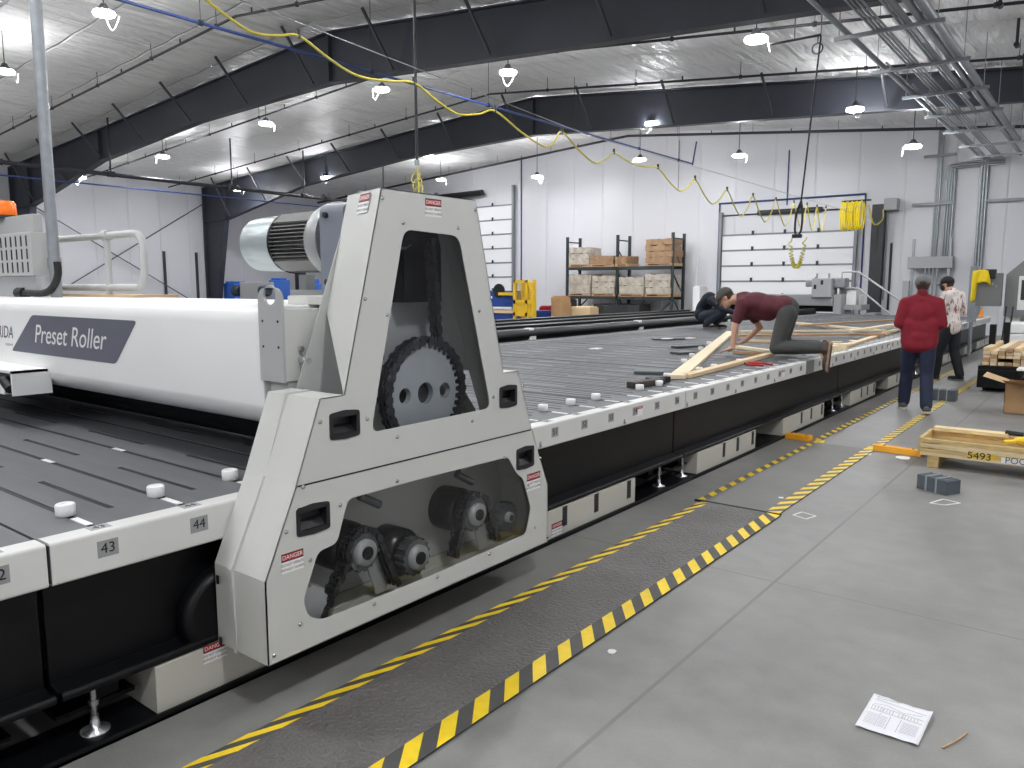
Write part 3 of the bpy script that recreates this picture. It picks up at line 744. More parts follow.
# ---- end bracket between beam and cover
BX = -2.775
e0 = on_x(284, 310, BX); yb_ = e0.y; top = e0.z
xl_ = on_y(260, 300, yb_).x
ear = [(xl_, 1.21), (BX, 1.21)] + arc(BX - .05, 1.562, .05, 0, 90) + arc(xl_ + .05, 1.562, .05, 90, 180)
hz_ = on_y(270, 295, yb_).z
hole = [((xl_ + BX) / 2 + .044 * math.cos(2 * math.pi * k / 20), hz_ + .042 * math.sin(2 * math.pi * k / 20)) for k in range(20)]
MB().plate([ear, hole], lambda u, v: Vector((u, yb_ - .012, v)), (0, .012, 0)).build('lifting_plate', PANEL, G)
for q in ((xl_ + .03, 1.47), (BX - .03, 1.47), (xl_ + .03, 1.36), (BX - .03, 1.36)):
    MB().cyl((q[0], yb_ - .014, q[1]), (q[0], yb_ - .011, q[1]), .006, n=8).build('bolt_hole', INK, G)
MB().box((xl_ + .02, yb_, 1.215), (BX - .004, yb_ + .75, top)).build('end_box', PANEL, G)
MB().box((xl_ + .03, yb_ + .015, 1.13), (BX - .008, yb_ + .7, 1.215)).build('end_foot', PANEL, G)
MB().box((BX - .004, yb_ + .0, 1.215), (BX, yb_ + .85, top - .002)).box((BX - .004, yb_ + .24, 1.13), (BX, yb_ + .85, 1.215)).build('side_panel', COVER, G)
c = on_x(302, 360, BX)
MB().lathe((BX, c.y, c.z), (1, 0, 0), [(0, .022), (.03, .02), (.05, .012)], n=14).cyl((BX, c.y - .01, c.z + .05), (BX + .02, c.y - .01, c.z + .05), .012, n=10).box((BX, c.y - .012, c.z - .06), (BX + .025, c.y + .012, c.z)).build('latch', CHROME, G)
# ---- beam
FB = yb_ - .002
prof = [(FB + .10, 1.535), (FB + .03, 1.515), (FB, 1.455), (FB, 1.10), (FB + .012, 1.06), (FB + .05, 1.015), (FB + .12, .985), (FB + .16, .985), (FB + .16, 1.03), (FB + .9, 1.03), (FB + .9, .985), (FB + 1.05, 1.06), (FB + 1.05, 1.47), (FB + .97, 1.535)]
mb = MB(); BXL = -8.1
mb.plate([prof], lambda u, v: Vector((BXL, u, v)), (xl_ + .004 - BXL, 0, 0)); mb.build('beam', BEAMW, G, bevel=.02, seg=3)
MB().box((BXL - .3, FB - .1, .3), (BXL, FB + 1.1, 1.54)).build('end_box', PANEL, G)
RC = (FB + .53, DZ + .31)
MB().lathe((BXL, RC[0], RC[1]), (1, 0, 0), [(0, .29), (BX - BXL - .12, .29)], n=40).build('press_roller', BLACKP, G)
# decal
D = [on_y(*q, FB) for q in ((32, 315.6), (12, 351), (116, 363.5), (137, 320))]
dx0, dx1 = D[0].x, D[3].x; dz1 = (D[0].z + D[3].z) / 2; dz0 = (D[1].z + D[2].z) / 2; off = D[0].x - D[1].x
DEC = mat('decal_grey', (98, 100, 112), .5)
dp = rounded([(dx0 - off, dz0), (D[2].x, dz0), (dx1, dz1), (dx0, dz1)], .035, 4)
MB().plate([dp], lambda u, v: Vector((u, FB - .0005, v)), (0, -.001, 0)).build('decal', DEC, G)
text('Preset Roller', .165, 'decal_lettering', SIGNW, G, ((dx0 + dx1) / 2 - off * .5, FB - .0015, (dz0 + dz1) / 2), (1, 0, 0), (0, 0, 1), shear=.32, sx=1.08)
a = on_y(14, 334, FB)
text('RIDA', .115, 'maker_lettering', mat('lettering_grey', (70, 72, 78), .5), G, (a.x - .02, FB, a.z + .005), (1, 0, 0), (0, 0, 1), shear=.3, ext=.001, align='RIGHT')
text('equipment', .03, 'maker_lettering', mat('lettering_pale', (170, 172, 176), .5), G, (a.x - .03, FB, a.z - .07), (1, 0, 0), (0, 0, 1), ext=.001, align='RIGHT')
# little sensor housing under the beam at the left
q0 = on_y(28, 395, FB - .12)
MB().box((q0.x - 1.2, FB - .2, q0.z + .135), (q0.x, FB + .02, q0.z + .15)).box((q0.x - 1.2, FB - .2, q0.z), (q0.x - .13, FB - .01, q0.z + .07)).box((q0.x - .02, FB - .2, q0.z), (q0.x, FB + .02, q0.z + .15)).build('sensor_housing', BEAMW, G)
MB().box((q0.x - 1.2, FB - .18, q0.z + .07), (q0.x - .02, FB, q0.z + .135)).cyl((q0.x - .12, FB - .2, q0.z + .09), (q0.x - .03, FB - .2, q0.z + .04), .03, n=10).build('sensor_body', INK, G)
MB().box((q0.x - 1.2, FB - .203, q0.z + .066), (q0.x - .12, FB - .2, q0.z + .074)).build('sensor_stripe', YEL, G)
# ---- motor and gearbox on top
MY = ymid
def mx_(px): return on_y(px, 245, MY - .14).x
COWL = mat('cowl_steel', (176, 186, 188), .32, metal=.35, var=.05); FIN = mat('motor_grey', (120, 120, 118), .45, metal=.3)
GEARB = mat('gearbox_bluegrey', (124, 129, 139), .4)
z0 = 1.838; xa, xb, xc, xd = mx_(237), mx_(268), mx_(306), mx_(321)
mot = MB().lathe((xb, MY, z0), (1, 0, 0), [(0, .11), (.01, .122), (xc - xb, .122)], n=28).build('motor', FIN, G)
mb = MB()
for i in range(48):
    th = 2 * math.pi * i / 48
    if min(abs(((th - a + math.pi) % (2 * math.pi)) - math.pi) for a in (math.radians(52), math.radians(232), math.radians(-52), math.radians(128))) < .17: continue
    d = Vector((0, math.cos(th), math.sin(th)))
    mb.beam(Vector((xb + .01, MY, z0)) + d * .133, Vector((xc, MY, z0)) + d * .133, .004, .034, up=d)
mb.build('cooling_fin', FIN, mot)
for a in (52, 128, 232, 308):
    mb = MB(); d = Vector((0, math.cos(math.radians(a)), math.sin(math.radians(a)))); mb.beam(Vector((xb + .02, MY, z0)) + d * .137, Vector((xc, MY, z0)) + d * .137, .075, .03, up=d)
    mb.build('motor_pad', FIN, mot)
mb = MB(); mb.lathe((xa, MY, z0), (1, 0, 0), [(0, .0), (.0, .115), (.02, .138), (xb - xa - .02, .146), (xb - xa + .012, .149), (xb - xa + .012, .12)], n=40); mb.build('fan_cowl', COWL, mot)
MB().lathe((xb + .006, MY, z0), (1, 0, 0), [(0, .153), (.012, .155), (.014, .12)], n=40).build('cowl_rim', INK, mot)
MB().lathe((xc, MY, z0), (1, 0, 0), [(-.005, .13), (.0, .155), (.03, .172), (.06, .182), (.10, .186), (.12, .18)], n=44).build('motor_flange', mat('flange_grey', (164, 166, 166), .35, metal=.3), mot)
gb = MB(); xg = on_y(320, 240, MY - .2).x
gp = rounded([(MY - .2, 1.56), (MY + .24, 1.56), (MY + .24, 2.0), (MY + .16, 2.0), (MY - .13, 2.0), (MY - .2, 1.98)], .05, 4)
gb.plate([gp], lambda u, v: Vector((xg, u, v)), (-2.745 - xg, 0, 0)); gb.build('gearbox', GEARB, G, bevel=.012)
for dy, dz in ((-.17, .10), (-.17, -.2), (.1, .18)):
    MB().cyl((xg + .05, MY - .215, z0 + dz), (xg + .05, MY - .2, z0 + dz), .014, n=8).build('gearbox_bolt', DKSTEEL, G)
# ledge and pusher under the gearbox
MB().box((-3.55, MY + .1, 1.535), (-2.8, MY + .2, 1.60)).box((-3.5, MY + .12, 1.60), (-3.44, MY + .18, 1.68)).build('pusher_bar', GREYP, G)
MB().box((-3.1, MY - .25, 1.535), (-2.76, MY + .3, 1.575)).build('motor_base', COVER, G, bevel=.004)

# ---- platform, guard rail, cabinet, beacon and pole on the beam
PY = FB + .85
RAILM = mat('rail_grey_paint', (178, 180, 178), .4)
r = .027
pt = lambda px, py: on_y(px, py, PY)
ztop, zbot = pt(100, 236).z, pt(100, 290).z + .02; xr_ = pt(144, 260).x
path = [(xr_ - 4.2, PY, ztop)] + [(xr_ - .14, PY, ztop), (xr_ - .06, PY, ztop - .01), (xr_ - .01, PY, ztop - .06), (xr_, PY, ztop - .14), (xr_, PY, zbot + .12), (xr_ - .02, PY, zbot + .04), (xr_ - .09, PY, zbot), (xr_ - 4.2, PY, zbot)]
gr = MB().tube(path, r, 12).build('guard_rail', RAILM, G)
for px in (108, 40):
    x = pt(px, 260).x; MB().cyl((x, PY, 1.53), (x, PY, ztop), .024, n=12).lathe((x, PY, ztop), (1, 0, 0), [(-.04, .041), (.04, .041)], n=12).build('rail_post', RAILM, gr)
MB().box((pt(66, 297).x, PY - .05, 1.53), (pt(140, 297).x, PY + .3, 1.555)).build('deck_board', mat('board_tan', (196, 170, 138), .6), G)
cx1 = on_y(34, 250, FB + .5).x
cab = MB().box((cx1 - 1.5, FB + .5, 1.54), (cx1, FB + .60, 1.70), 1).box((cx1 - 1.5, FB + .48, 1.70), (cx1, FB + .60, 2.03)).box((cx1 - 1.5, FB + .52, 2.03), (cx1 - .04, FB + .59, 2.17)).build('drive_cabinet', [RAILM, GREYP], G, bevel=.006)
mb = MB()
for i in range(9):
    for k in range(3):
        x = cx1 - .08 - i * .1; z = 1.765 + k * .10
        mb.box((x - .012, FB + .478, z - .040), (x + .012, FB + .482, z + .040))
tag(mb.build('louvre_slot', INK, cab))
bx = on_y(3, 197, FB + .55)
bc_ = MB().cyl((bx.x, bx.y, 2.17), (bx.x, bx.y, 2.19), .1, n=24).build('beacon_base', DKSTEEL, G)
MB().lathe((bx.x, bx.y, 2.19), (0, 0, 1), [(0, .085), (.01, .09), (.10, .086), (.115, .07), (.12, .02)], n=28).build('beacon', mat('beacon_orange', (236, 110, 20), .25, emit=.25), G)
pp = on_y(55, 270, FB + .55)
MB().cyl((pp.x, pp.y, 1.53), (pp.x, pp.y, 5.2), .04, n=16).cyl((pp.x, pp.y, 1.75), (pp.x, pp.y, 1.83), .048, n=16).build('cable_pole', STEEL, G)
fl = [on_y(*q, FB + .5) for q in ((57, 262), (58, 275), (53, 287), (44, 293), (30, 293), (24, 293))]
MB().tube(smoothpath([tuple(p) for p in fl], 6), .026, 10).cyl(fl[-1] + Vector((-.1, 0, 0)), fl[-1] + Vector((.02, 0, 0)), .045, n=10).build('flexible_conduit', RUBBER, G)

# danger stickers on the control cabinets under the table
p = on_x(215, 651, TX + .006); sign(p.y, p.z, .10, .075, X=TX + .0055, par=T0)
p = on_x(557, 533, TX + .006); sign(p.y, p.z + .03, .12, .085, X=TX + .0055, par=T0)
# ------------------------------------------------------------------ walkway mats and hazard tape
MATM = mat('mat_black_textured', (104, 101, 99), .5, var=.16, scale=3, bump=1.0, bscale=60)
MATM2 = mat('mat_grey_worn', (112, 110, 108), .55, var=.10, scale=2, bump=.2, bscale=140)
HAZY = mat('hazard_yellow', (240, 206, 40), .5, var=.07, scale=20)
HAZD = mat('hazard_black', (74, 73, 72), .6, var=.15, scale=12)
HAZG = mat('hazard_grey_worn', (104, 102, 98), .6, var=.12, scale=9)
def hazard(mb, xi, xo, ya, yb, z, pitch, skew, m0=0, m1=1):
    mb.box((min(xi, xo), ya, z - .004), (max(xi, xo), yb, z), m0)
    y = ya - abs(skew)
    while y < yb + abs(skew):
        q = [(xi, y), (xi, y + pitch * .5), (xo, y + pitch * .5 + skew), (xo, y + skew)]
        q = [(a, min(max(b, ya), yb)) for a, b in q]
        if max(b for a, b in q) - min(b for a, b in q) > .03:
            mb.add([(a, b, z + .001) for a, b in q], [(0, 1, 2, 3)], m1)
        y += pitch
t = thing('safety_mat', (-2.09, 2.2, 0), 'black textured walkway mat nearest the camera, yellow hazard stripes on both edges', 'floor mat', 'walkway mats')
MB().plate([[(-2.30, 0), (-2.30, .012), (-1.87, .012), (-1.87, 0)]], lambda u, v: Vector((u, -1.5, v)), (0, 6.87, 0)).build('mat_body', MATM, t)
mb = MB()
for i in range(-4, 16):       # diamond tread
    pass
m1 = MB(); hazard(m1, -1.87, -1.765, -1.5, 5.37, .0115, .1905, -.14); m1.build('edge_strip', [HAZD, HAZY], t)
m1 = MB(); hazard(m1, -2.30, -2.365, -1.5, 5.37, .0115, .182, -.19); m1.build('edge_strip', [HAZD, HAZY], t)
t = thing('safety_mat', (-2.09, 6.8, 0), 'greyer worn walkway mat beyond the dark seam, hazard stripes on both edges', 'floor mat', 'walkway mats')
MB().box((-2.35, 5.40, 0), (-1.885, 8.18, .008)).build('mat_body', MATM2, t)
m1 = MB(); hazard(m1, -1.885, -1.79, 5.40, 8.18, .0085, .176, -.0 + .12); m1.build('edge_strip', [HAZG, HAZY], t)
m1 = MB(); hazard(m1, -2.35, -2.41, 5.40, 8.18, .0085, .20, .06); m1.build('edge_strip', [HAZG, HAZY], t)
tag(MB().box((-2.42, 5.372, 0), (-1.77, 5.397, .014)).build('mat_seam', RUBBER), 'thin black strip covering the seam between the two walkway mats', 'seam strip')
m1 = MB(); hazard(m1, -1.87, -1.78, 8.35, 17.5, .0045, .176, .12); tag(m1.build('hazard_tape', [HAZG, HAZY]), 'worn yellow striped floor tape running past the red sweater man to the cart', 'floor tape')
m1 = MB(); hazard(m1, -2.36, -2.43, 8.35, 17.5, .0045, .20, .06); tag(m1.build('hazard_tape', [HAZG, HAZY]), 'worn yellow striped floor tape along the press table cabinets', 'floor tape')
ORG_ = mat('ramp_orange', (240, 166, 24), .5, var=.06)
def ramp(a, b, label):
    a = Vector((a[0], a[1], 0)); b = Vector((b[0], b[1], 0)); d = (b - a).normalized(); nrm = Vector((-d.y, d.x, 0))
    vs = [p + nrm * s * wd + Vector((0, 0, z)) for p in (a, b) for s, wd, z in ((-1, .06, 0), (-1, .045, .055), (1, .045, .055), (1, .06, 0))]
    mb = MB().add(vs, [(0, 1, 2, 3), (7, 6, 5, 4), (0, 4, 5, 1), (1, 5, 6, 2), (2, 6, 7, 3), (0, 3, 7, 4)])
    for s in (.2, .8):
        c = a.lerp(b, s); mb.cyl(c + Vector((0, 0, .05)), c + Vector((0, 0, .06)), .012, n=8, m=1)
    return tag(mb.build('cable_ramp', [ORG_, DKSTEEL], bevel=.004), label, 'cable ramp')
ramp((-2.70, 8.30), (-2.44, 8.28), 'short orange floor strip between table cabinet and walkway')
ramp((-1.80, 8.22), (-1.36, 8.17), 'short orange floor strip between walkway and wooden crate')
tag(MB().box((-2.40, 8.2, 0), (-2.30, 8.34, .006)).build('tape_patch', YEL), 'solid yellow tape patch at the end of the table-side orange strip', 'tape patch')
tag(MB().box((-1.88, 8.1, 0), (-1.80, 8.34, .006)).build('tape_patch', YEL), 'solid yellow tape patch at the end of the crate-side orange strip', 'tape patch')

# ------------------------------------------------------------------ things lying on the floor
a, b, c, d = [on_z(*q, .004) for q in ((855, 726), (918, 746), (933, 715), (874, 694))]
mb = MB(); n = 12; vs = []
for i in range(n + 1):
    for j in range(n + 1):
        p = a.lerp(b, i / n).lerp(d.lerp(c, i / n), j / n)
        hgt = .004 + .012 * max(0, (i / n - .7)) * max(0, j / n - .3) * 4 + .004 * noise.noise(Vector((i * .5, j * .5, 3)))
        vs.append(p + Vector((0, 0, max(hgt, .001))))
mb.add(vs, [(i * (n + 1) + j, (i + 1) * (n + 1) + j, (i + 1) * (n + 1) + j + 1, i * (n + 1) + j + 1) for i in range(n) for j in range(n)], 0, True)
sheet = thing('drawing_sheet', tuple((a + c) / 2), 'printed white drawing sheet lying on the concrete floor', 'paper')
ps = mb.build('paper', mat('paper_white', (232, 232, 236), .6), sheet); so = ps.modifiers.new('s', 'SOLIDIFY'); so.thickness = .0006
GRL = mat('print_grey', (150, 150, 156), .6)
mb = MB()
P = lambda u, v: a.lerp(b, u).lerp(d.lerp(c, u), v) + Vector((0, 0, .0125 + .004 * max(0, u - .6)))
def seg(u0, v0, u1, v1, w_=.0016): mb.beam(P(u0, v0), P(u1, v1), w_, .0006)
for v in (.12, .16, .20, .24, .28, .32, .36, .40):
    seg(.08, v, .26, v); seg(.30, v - .01, .42, v - .01); seg(.66, v, .92, v)
for v in (.50, .62, .80): seg(.08, v, .94, v, .0022)
for u in (.28, .45, .62): seg(u, .08, u, .45); seg(u, .5, u, .62)
for u0 in (.1, .55): 
    for k in range(7): seg(u0 + k * .05, .52, u0 + k * .05, .6)
seg(.1, .66, .3, .72); seg(.3, .72, .6, .66); seg(.6, .66, .9, .74); seg(.1, .9, .5, .92); seg(.1, .9, .12, .84); seg(.12, .84, .5, .92)
mb.build('print', GRL, sheet)
p0, p1 = on_z(942, 748, .004), on_z(967, 733, .006)
tag(MB().tube(smoothpath([p0, p0.lerp(p1, .5) + Vector((.006, 0, .002)), p1], 4), .0035, 6).build('wood_splinter', WOODD), 'thin wood splinter beside the drawing sheet', 'splinter')
CHALK = mat('marking_white', (226, 226, 224), .7)
def outline(px, name, label, wd=.02):
    pts = [on_z(*q, .001) for q in px]; mb = MB()
    for i in range(len(pts)): mb.beam(pts[i], pts[(i + 1) % len(pts)], wd, .002)
    return tag(mb.build(name, CHALK), label, 'floor marking')
outline(((793, 515), (802, 512), (816, 516), (806, 519)), 'floor_marking', 'small white diamond outline on the floor by the walkway seam', .012)
outline(((930, 503), (943, 499), (960, 503), (945, 505)), 'floor_marking', 'white outline marking on the floor in front of the grey blocks', .014)
for i, (q, lb) in enumerate([((865, 454), 'white paper scrap beside the crate-side orange strip'), ((903, 458), 'torn white paper scrap at the corner of the wooden crate'), ((781, 499), 'tiny white chip on the grey walkway mat'), ((612, 652), 'white splinter on the floor beside the near mat')]):
    p = on_z(*q, .0); r_ = .06 if i < 2 else .018
    mb = MB(); poly = [(p.x + r_ * (1 + .4 * math.sin(k * 2.3)) * math.cos(k * .9), p.y + r_ * 1.3 * math.sin(k * .9)) for k in range(7)]
    mb.plate([poly], lambda u, v: Vector((u, v, .009 if i == 2 else .001)), (0, 0, .003)); tag(mb.build('paper_scrap', CHALK), lb, 'paper scrap')
# strapped grey blocks
BLK = mat('block_slate', (84, 92, 98), .6, var=.1, scale=14)
def block_pack(c, ang, L, W, H, n, label):
    t = thing('block_pack', (c[0], c[1], 0), label, 'block pack')
    M = Matrix.Translation((c[0], c[1], 0)) @ Matrix.Rotation(ang, 4, 'Z')
    for i in range(n):
        x0 = -L / 2 + L * i / n
        MB().box((x0 + .001, -W / 2, 0), (x0 + L / n - .001, W / 2, H - .004 * (i % 2)), 0, M).build('plate', BLK, t)
    for s in (-.22, .12): MB().box((L * s, -W / 2 - .002, -.0), (L * s + .014, W / 2 + .002, H + .003), 0, M).build('strap', mat('strap_grey', (150, 156, 160), .5), t)
    return t
q0, q1 = on_z(918, 489, 0), on_z(948, 497, 0)
dd = q1 - q0; block_pack((q0 + q1) / 2 + Vector((.02, .1, 0)), math.atan2(dd.y, dd.x), dd.length, .16, .115, 12, 'strapped pack of slate grey blocks in front of the wooden crate')
q0, q1 = on_z(931, 400, 0), on_z(955, 402, 0)
dd = q1 - q0; block_pack((q0 + q1) / 2 + Vector((.0, .1, 0)), math.atan2(dd.y, dd.x), dd.length, .2, .16, 9, 'strapped pack of slate grey blocks on the tape behind the red sweater man')

# wooden crate
f0 = on_z(925, 467, 0); cy = f0.y; ct = on_y(921, 437.5, cy); cz = ct.z; cxl = ct.x
bk = on_z(934, 428.6, cz); cyb = bk.y
CR = mat('crate_pine', (206, 178, 122), .65, var=.14, scale=4, stretch=(3, 10, 10)); CRL = mat('crate_pale', (226, 204, 158), .65, var=.1, scale=4, stretch=(3, 10, 10))
t = thing('wooden_crate', (cxl + 1, (cy + cyb) / 2, 0), 'long low open wooden crate on blocks with a yellow painted number', 'crate')
L = 2.3; zb_ = .13; hh = (cz - zb_)
for i in range(3):
    MB().box((cxl, cy, zb_ + hh * i / 3 + .004), (cxl + L, cy + .03, zb_ + hh * (i + 1) / 3 - .003)).build('side_board', [CR, CRL][i % 2], t, bevel=.003)
    MB().box((cxl, cyb - .03, zb_ + hh * i / 3 + .004), (cxl + L, cyb, zb_ + hh * (i + 1) / 3 - .003)).build('side_board', CR, t, bevel=.003)
for x in (cxl - .02, cxl + L): MB().box((x, cy + .01, zb_), (x + .03, cyb - .01, cz)).build('end_board', CR, t, bevel=.003)
for x in (cxl + .06, cxl + 1.1, cxl + 2.1):
    MB().box((x, cy + .03, zb_ + .01), (x + .09, cy + .06, cz - .01)).build('cleat', CR, t)
    MB().box((x, cy + .01, 0), (x + .09, cyb - .01, zb_)).build('block_foot', CR, t)
MB().box((cxl, cy, zb_ - .02), (cxl + L, cyb, zb_ + .01)).build('crate_floor', CRL, t)
MB().box((cxl + .02, cyb - .10, cz), (cxl + .62, cyb + .03, cz + .03)).build('top_board', CRL, t)
MB().plate([[(cxl + .64, cyb - .18), (cxl + 1.6, cyb - .16), (cxl + 1.58, cyb + .03), (cxl + .66, cyb + .03)]], lambda u, v: Vector((u, v, cz)), (0, 0, .02)).build('cardboard_pad', CARD, t)
MB().box((on_y(968, 460, cy).x, cy - .0015, zb_ + .01), (on_y(998, 460, cy).x, cy, zb_ + hh * .32)).build('paint_patch', mat('paint_yellow', (222, 186, 40), .6, var=.12, scale=18), t)
text('5493', .085, 'crate_number', INK, t, (on_y(979, 460, cy).x, cy - .002, zb_ + hh * .17), (1, 0, 0), (0, 0, 1), sx=1.1)
lb = MB().box((on_y(1001, 462, cy).x, cy - .003, zb_ - .01), (on_y(1001, 462, cy).x + .42, cy, zb_ + hh * .28)).build('crate_label', SIGNW, t)
text('POO40A', .075, 'label_text', mat('label_grey', (90, 90, 96), .6), lb, (on_y(1001, 462, cy).x + .17, cy - .004, zb_ + hh * .12), (1, 0, 0), (0, 0, 1))
gl = on_y(1018, 444, cy + .1)
mb = MB().sphere((gl.x + .06, cy + .16, cz + .04), (.1, .06, .035)); mb.cyl((gl.x - .02, cy + .14, cz + .03), (gl.x - .10, cy + .10, cz + .02), .02, n=8)
tag(mb.build('work_glove', YEL), 'yellow work glove on the rim of the wooden crate', 'glove')
k = on_y(1014, 436, cyb); tag(MB().cyl((k.x - .06, cyb - .05, cz + .04), (k.x + .08, cyb - .08, cz + .035), .022, n=10).build('wrecking_bar', INK), 'short black bar tool lying on the crate cardboard', 'tool')

# cardboard box with open flaps
f = on_z(1003, 413, 0); X0, Y0_ = f.x, f.y
bt = on_y(1001, 383, Y0_).z
t = thing('cardboard_box', (X0 + .3, Y0_ + .25, 0), 'open cardboard box with spread flaps at the right picture edge', 'box')
mb = MB(); W_, D_ = .75, .5
for a_, b_ in (((X0, Y0_, 0), (X0 + W_, Y0_ + .006, bt)), ((X0, Y0_ + D_, 0), (X0 + W_, Y0_ + D_ + .006, bt)), ((X0, Y0_, 0), (X0 + .006, Y0_ + D_, bt)), ((X0 + W_, Y0_, 0), (X0 + W_ + .006, Y0_ + D_, bt)), ((X0, Y0_, 0), (X0 + W_, Y0_ + D_, .006))): mb.box(a_, b_)
mb.build('carton', CARD, t)
MB().add([(X0, Y0_, bt), (X0 + W_, Y0_, bt - .01), (X0 + W_, Y0_ - .2, bt - .02), (X0 - .02, Y0_ - .22, bt + .06)], [(0, 1, 2, 3)]).build('flap', CARD, t)
MB().add([(X0, Y0_, bt), (X0, Y0_ + D_, bt), (X0 - .26, Y0_ + D_ - .02, bt + .09), (X0 - .26, Y0_ + .04, bt + .07)], [(0, 1, 2, 3)]).build('flap', mat('cardboard_pale', (206, 172, 128), .8), t)
MB().box((X0 + .22, Y0_ + .04, bt - .1), (X0 + .7, Y0_ + .4, bt + .16)).build('inner_carton', CARD, t)
tag(MB().box((X0 + .1, Y0_ + .1, bt + .162), (X0 + .72, Y0_ + .42, bt + .185)).build('white_sheet', SIGNW), 'white sheet lying on top of the open cardboard box', 'sheet')

# black cart with a pile of lumber ends
g = on_z(976, 391, 0); CX, CYY = g.x, g.y
t = thing('lumber_cart', (CX + .7, CYY + 1, 0), 'black steel cart carrying the lumber pile at the right', 'cart')
MB().box((CX, CYY, .06), (CX + .50, CYY + 1.4, .34)).build('cart_base', BLACKP, t, bevel=.01)
MB().box((CX - .0, CYY + .02, .34), (CX + 1.9, CYY + 2.2, .395)).box((CX + .55, CYY + .3, .14), (CX + 1.9, CYY + 2, .2)).build('cart_deck', BLACKP, t)
for x, y in ((CX + .02, CYY + .9), (CX + .12, CYY + 1.9)):
    MB().box((x, y, .38), (x + .09, y + .1, 1.0)).build('stake', BLACKP, t)
for x, y in ((CX + .1, CYY + .2), (CX + .1, CYY + 1.2), (CX + 1.7, CYY + .2), (CX + 1.7, CYY + 1.8)): MB().cyl((x - .03, y, .07), (x + .03, y, .07), .07, n=16).build('wheel', RUBBER, t)
pl = on_y(982, 367, CYY + .12); px0 = pl.x; zz = .40
rows = 5; hts = (on_y(984, 347, CYY + .12).z - zz) / 5
for r in range(rows):
    for c in range(9):
        x = px0 + c * .1
        if r == 4 and c in (1, 5): continue
        if r in (1, 2) and c in (2, 3) and r == 1: continue
        dz = zz + r * hts; off = random.uniform(-.04, .04)
        lbl = 'lumber end in the cart pile, %s layer, %s' % (['bottom', 'second', 'middle', 'fourth', 'top'][r], ['outermost at the tape', 'second from the tape', 'third from the tape', 'fourth from the tape', 'fifth from the tape', 'sixth from the tape', 'seventh from the tape', 'eighth from the tape', 'farthest from the tape'][c])
        tag(MB().box((x + .003, CYY + .1 + off, dz + .002), (x + .094, CYY + 2.1 + off, dz + hts - .002)).build('lumber', [WOOD, WOOD2, WOOD2, WOODD][(r * 3 + c * 5) % 4], bevel=.004), lbl, 'lumber', 'lumber pile on the cart')

# ------------------------------------------------------------------ lumber laid out on the press table
BZ = DZ + .002
def board(q0, q1, name, label, wd=.09, th=.038, m=None, z=BZ, s=0):
    a, b = on_z(*q0, z + th), on_z(*q1, z + th); a.z = b.z = z + th / 2
    return tag(MB().beam(a, b, wd, th).build(name, m or WOOD2, bevel=.003), label, 'lumber')
board((677, 375), (731, 331), 'lumber_board', 'wide pale board running diagonally from the near lumber corner', .15, m=WOOD2)
board((686, 374), (771, 352.5), 'lumber_board', 'board along the table edge from the crossing to the kneeling worker knee', .09, m=WOOD)
board((838, 347), (896, 329), 'lumber_board', 'board along the table edge beyond the kneeling worker boot', .09, m=WOOD)
board((738, 345.5), (772, 350), 'lumber_board', 'short board under the kneeling worker far hand', .09, m=WOOD2)
board((734, 350.5), (772, 353), 'lumber_board', 'darker short board behind the kneeling worker near hand', .06, m=WOODD)
board((742, 339.5), (842, 341.5), 'lumber_board', 'board passing behind the kneeling worker, nearest of the row behind him', .08, m=WOOD)
board((738, 334.5), (884, 333), 'lumber_board', 'second board of the row behind the kneeling worker', .09, m=WOODD, z=BZ + .04)
board((740, 330.5), (880, 329.5), 'lumber_board', 'third board of the row behind the kneeling worker', .09, m=WOOD2)
board((795, 322), (885, 330), 'lumber_board', 'slanting board farther back toward the red sweater man', .09, m=WOOD2, z=BZ + .04)
board((800, 324.5), (896, 319), 'lumber_board', 'farthest board, near the second roller machine', .09, m=WOODD, z=BZ + .08)
board((850, 330), (902, 322.5), 'lumber_board', 'short board next to the red sweater man elbow', .09, m=WOOD2, z=BZ + .12)
for i, (q, lb) in enumerate([((833, 352), 'pale offcut beside the kneeling worker boot'), ((840, 350), 'pale offcut right of the one beside the boot'), ((847, 346), 'third pale offcut along the table edge'), ((853, 343), 'farthest pale offcut of the group by the boot')]):
    p = on_z(*q, BZ); M = Matrix.Translation(p) @ Matrix.Rotation(.5 + i, 4, 'Z')
    tag(MB().box((-.05, -.1, 0), (.05, .1, .085 if i < 2 else .04), 0, M).build('wood_offcut', WOOD2, bevel=.003), lb, 'offcut')
def slab(q0, q1, wd, th, name, label, m):
    a, b = on_z(*q0, BZ + th), on_z(*q1, BZ + th); a.z = b.z = BZ + th / 2
    return tag(MB().beam(a, b, wd, th).build(name, m, bevel=.006), label, 'jig bar')
DBR = mat('bar_brown', (58, 48, 46), .6); SLT = mat('tray_slate', (74, 82, 86), .5)
slab((631, 382), (661, 378), .10, .05, 'jig_bar', 'dark brown jig bar lying on the planks left of the lumber end', DBR)
slab((648, 377.5), (668, 376), .08, .05, 'jig_bar', 'short dark jig bar touching the lumber end', INK)
slab((634, 370), (664, 370.5), .22, .03, 'jig_tray', 'flat slate grey tray nearest the lumber end', SLT)
slab((675, 352), (690, 351), .18, .03, 'jig_tray', 'small slate grey tray left of the diagonal board', SLT)
slab((674, 346), (702, 344.5), .12, .03, 'jig_tray', 'long slate grey tray behind the small one', SLT)
slab((653, 338.5), (684, 338), .12, .025, 'jig_tray', 'thin dark tray farthest left on the planks', SLT)
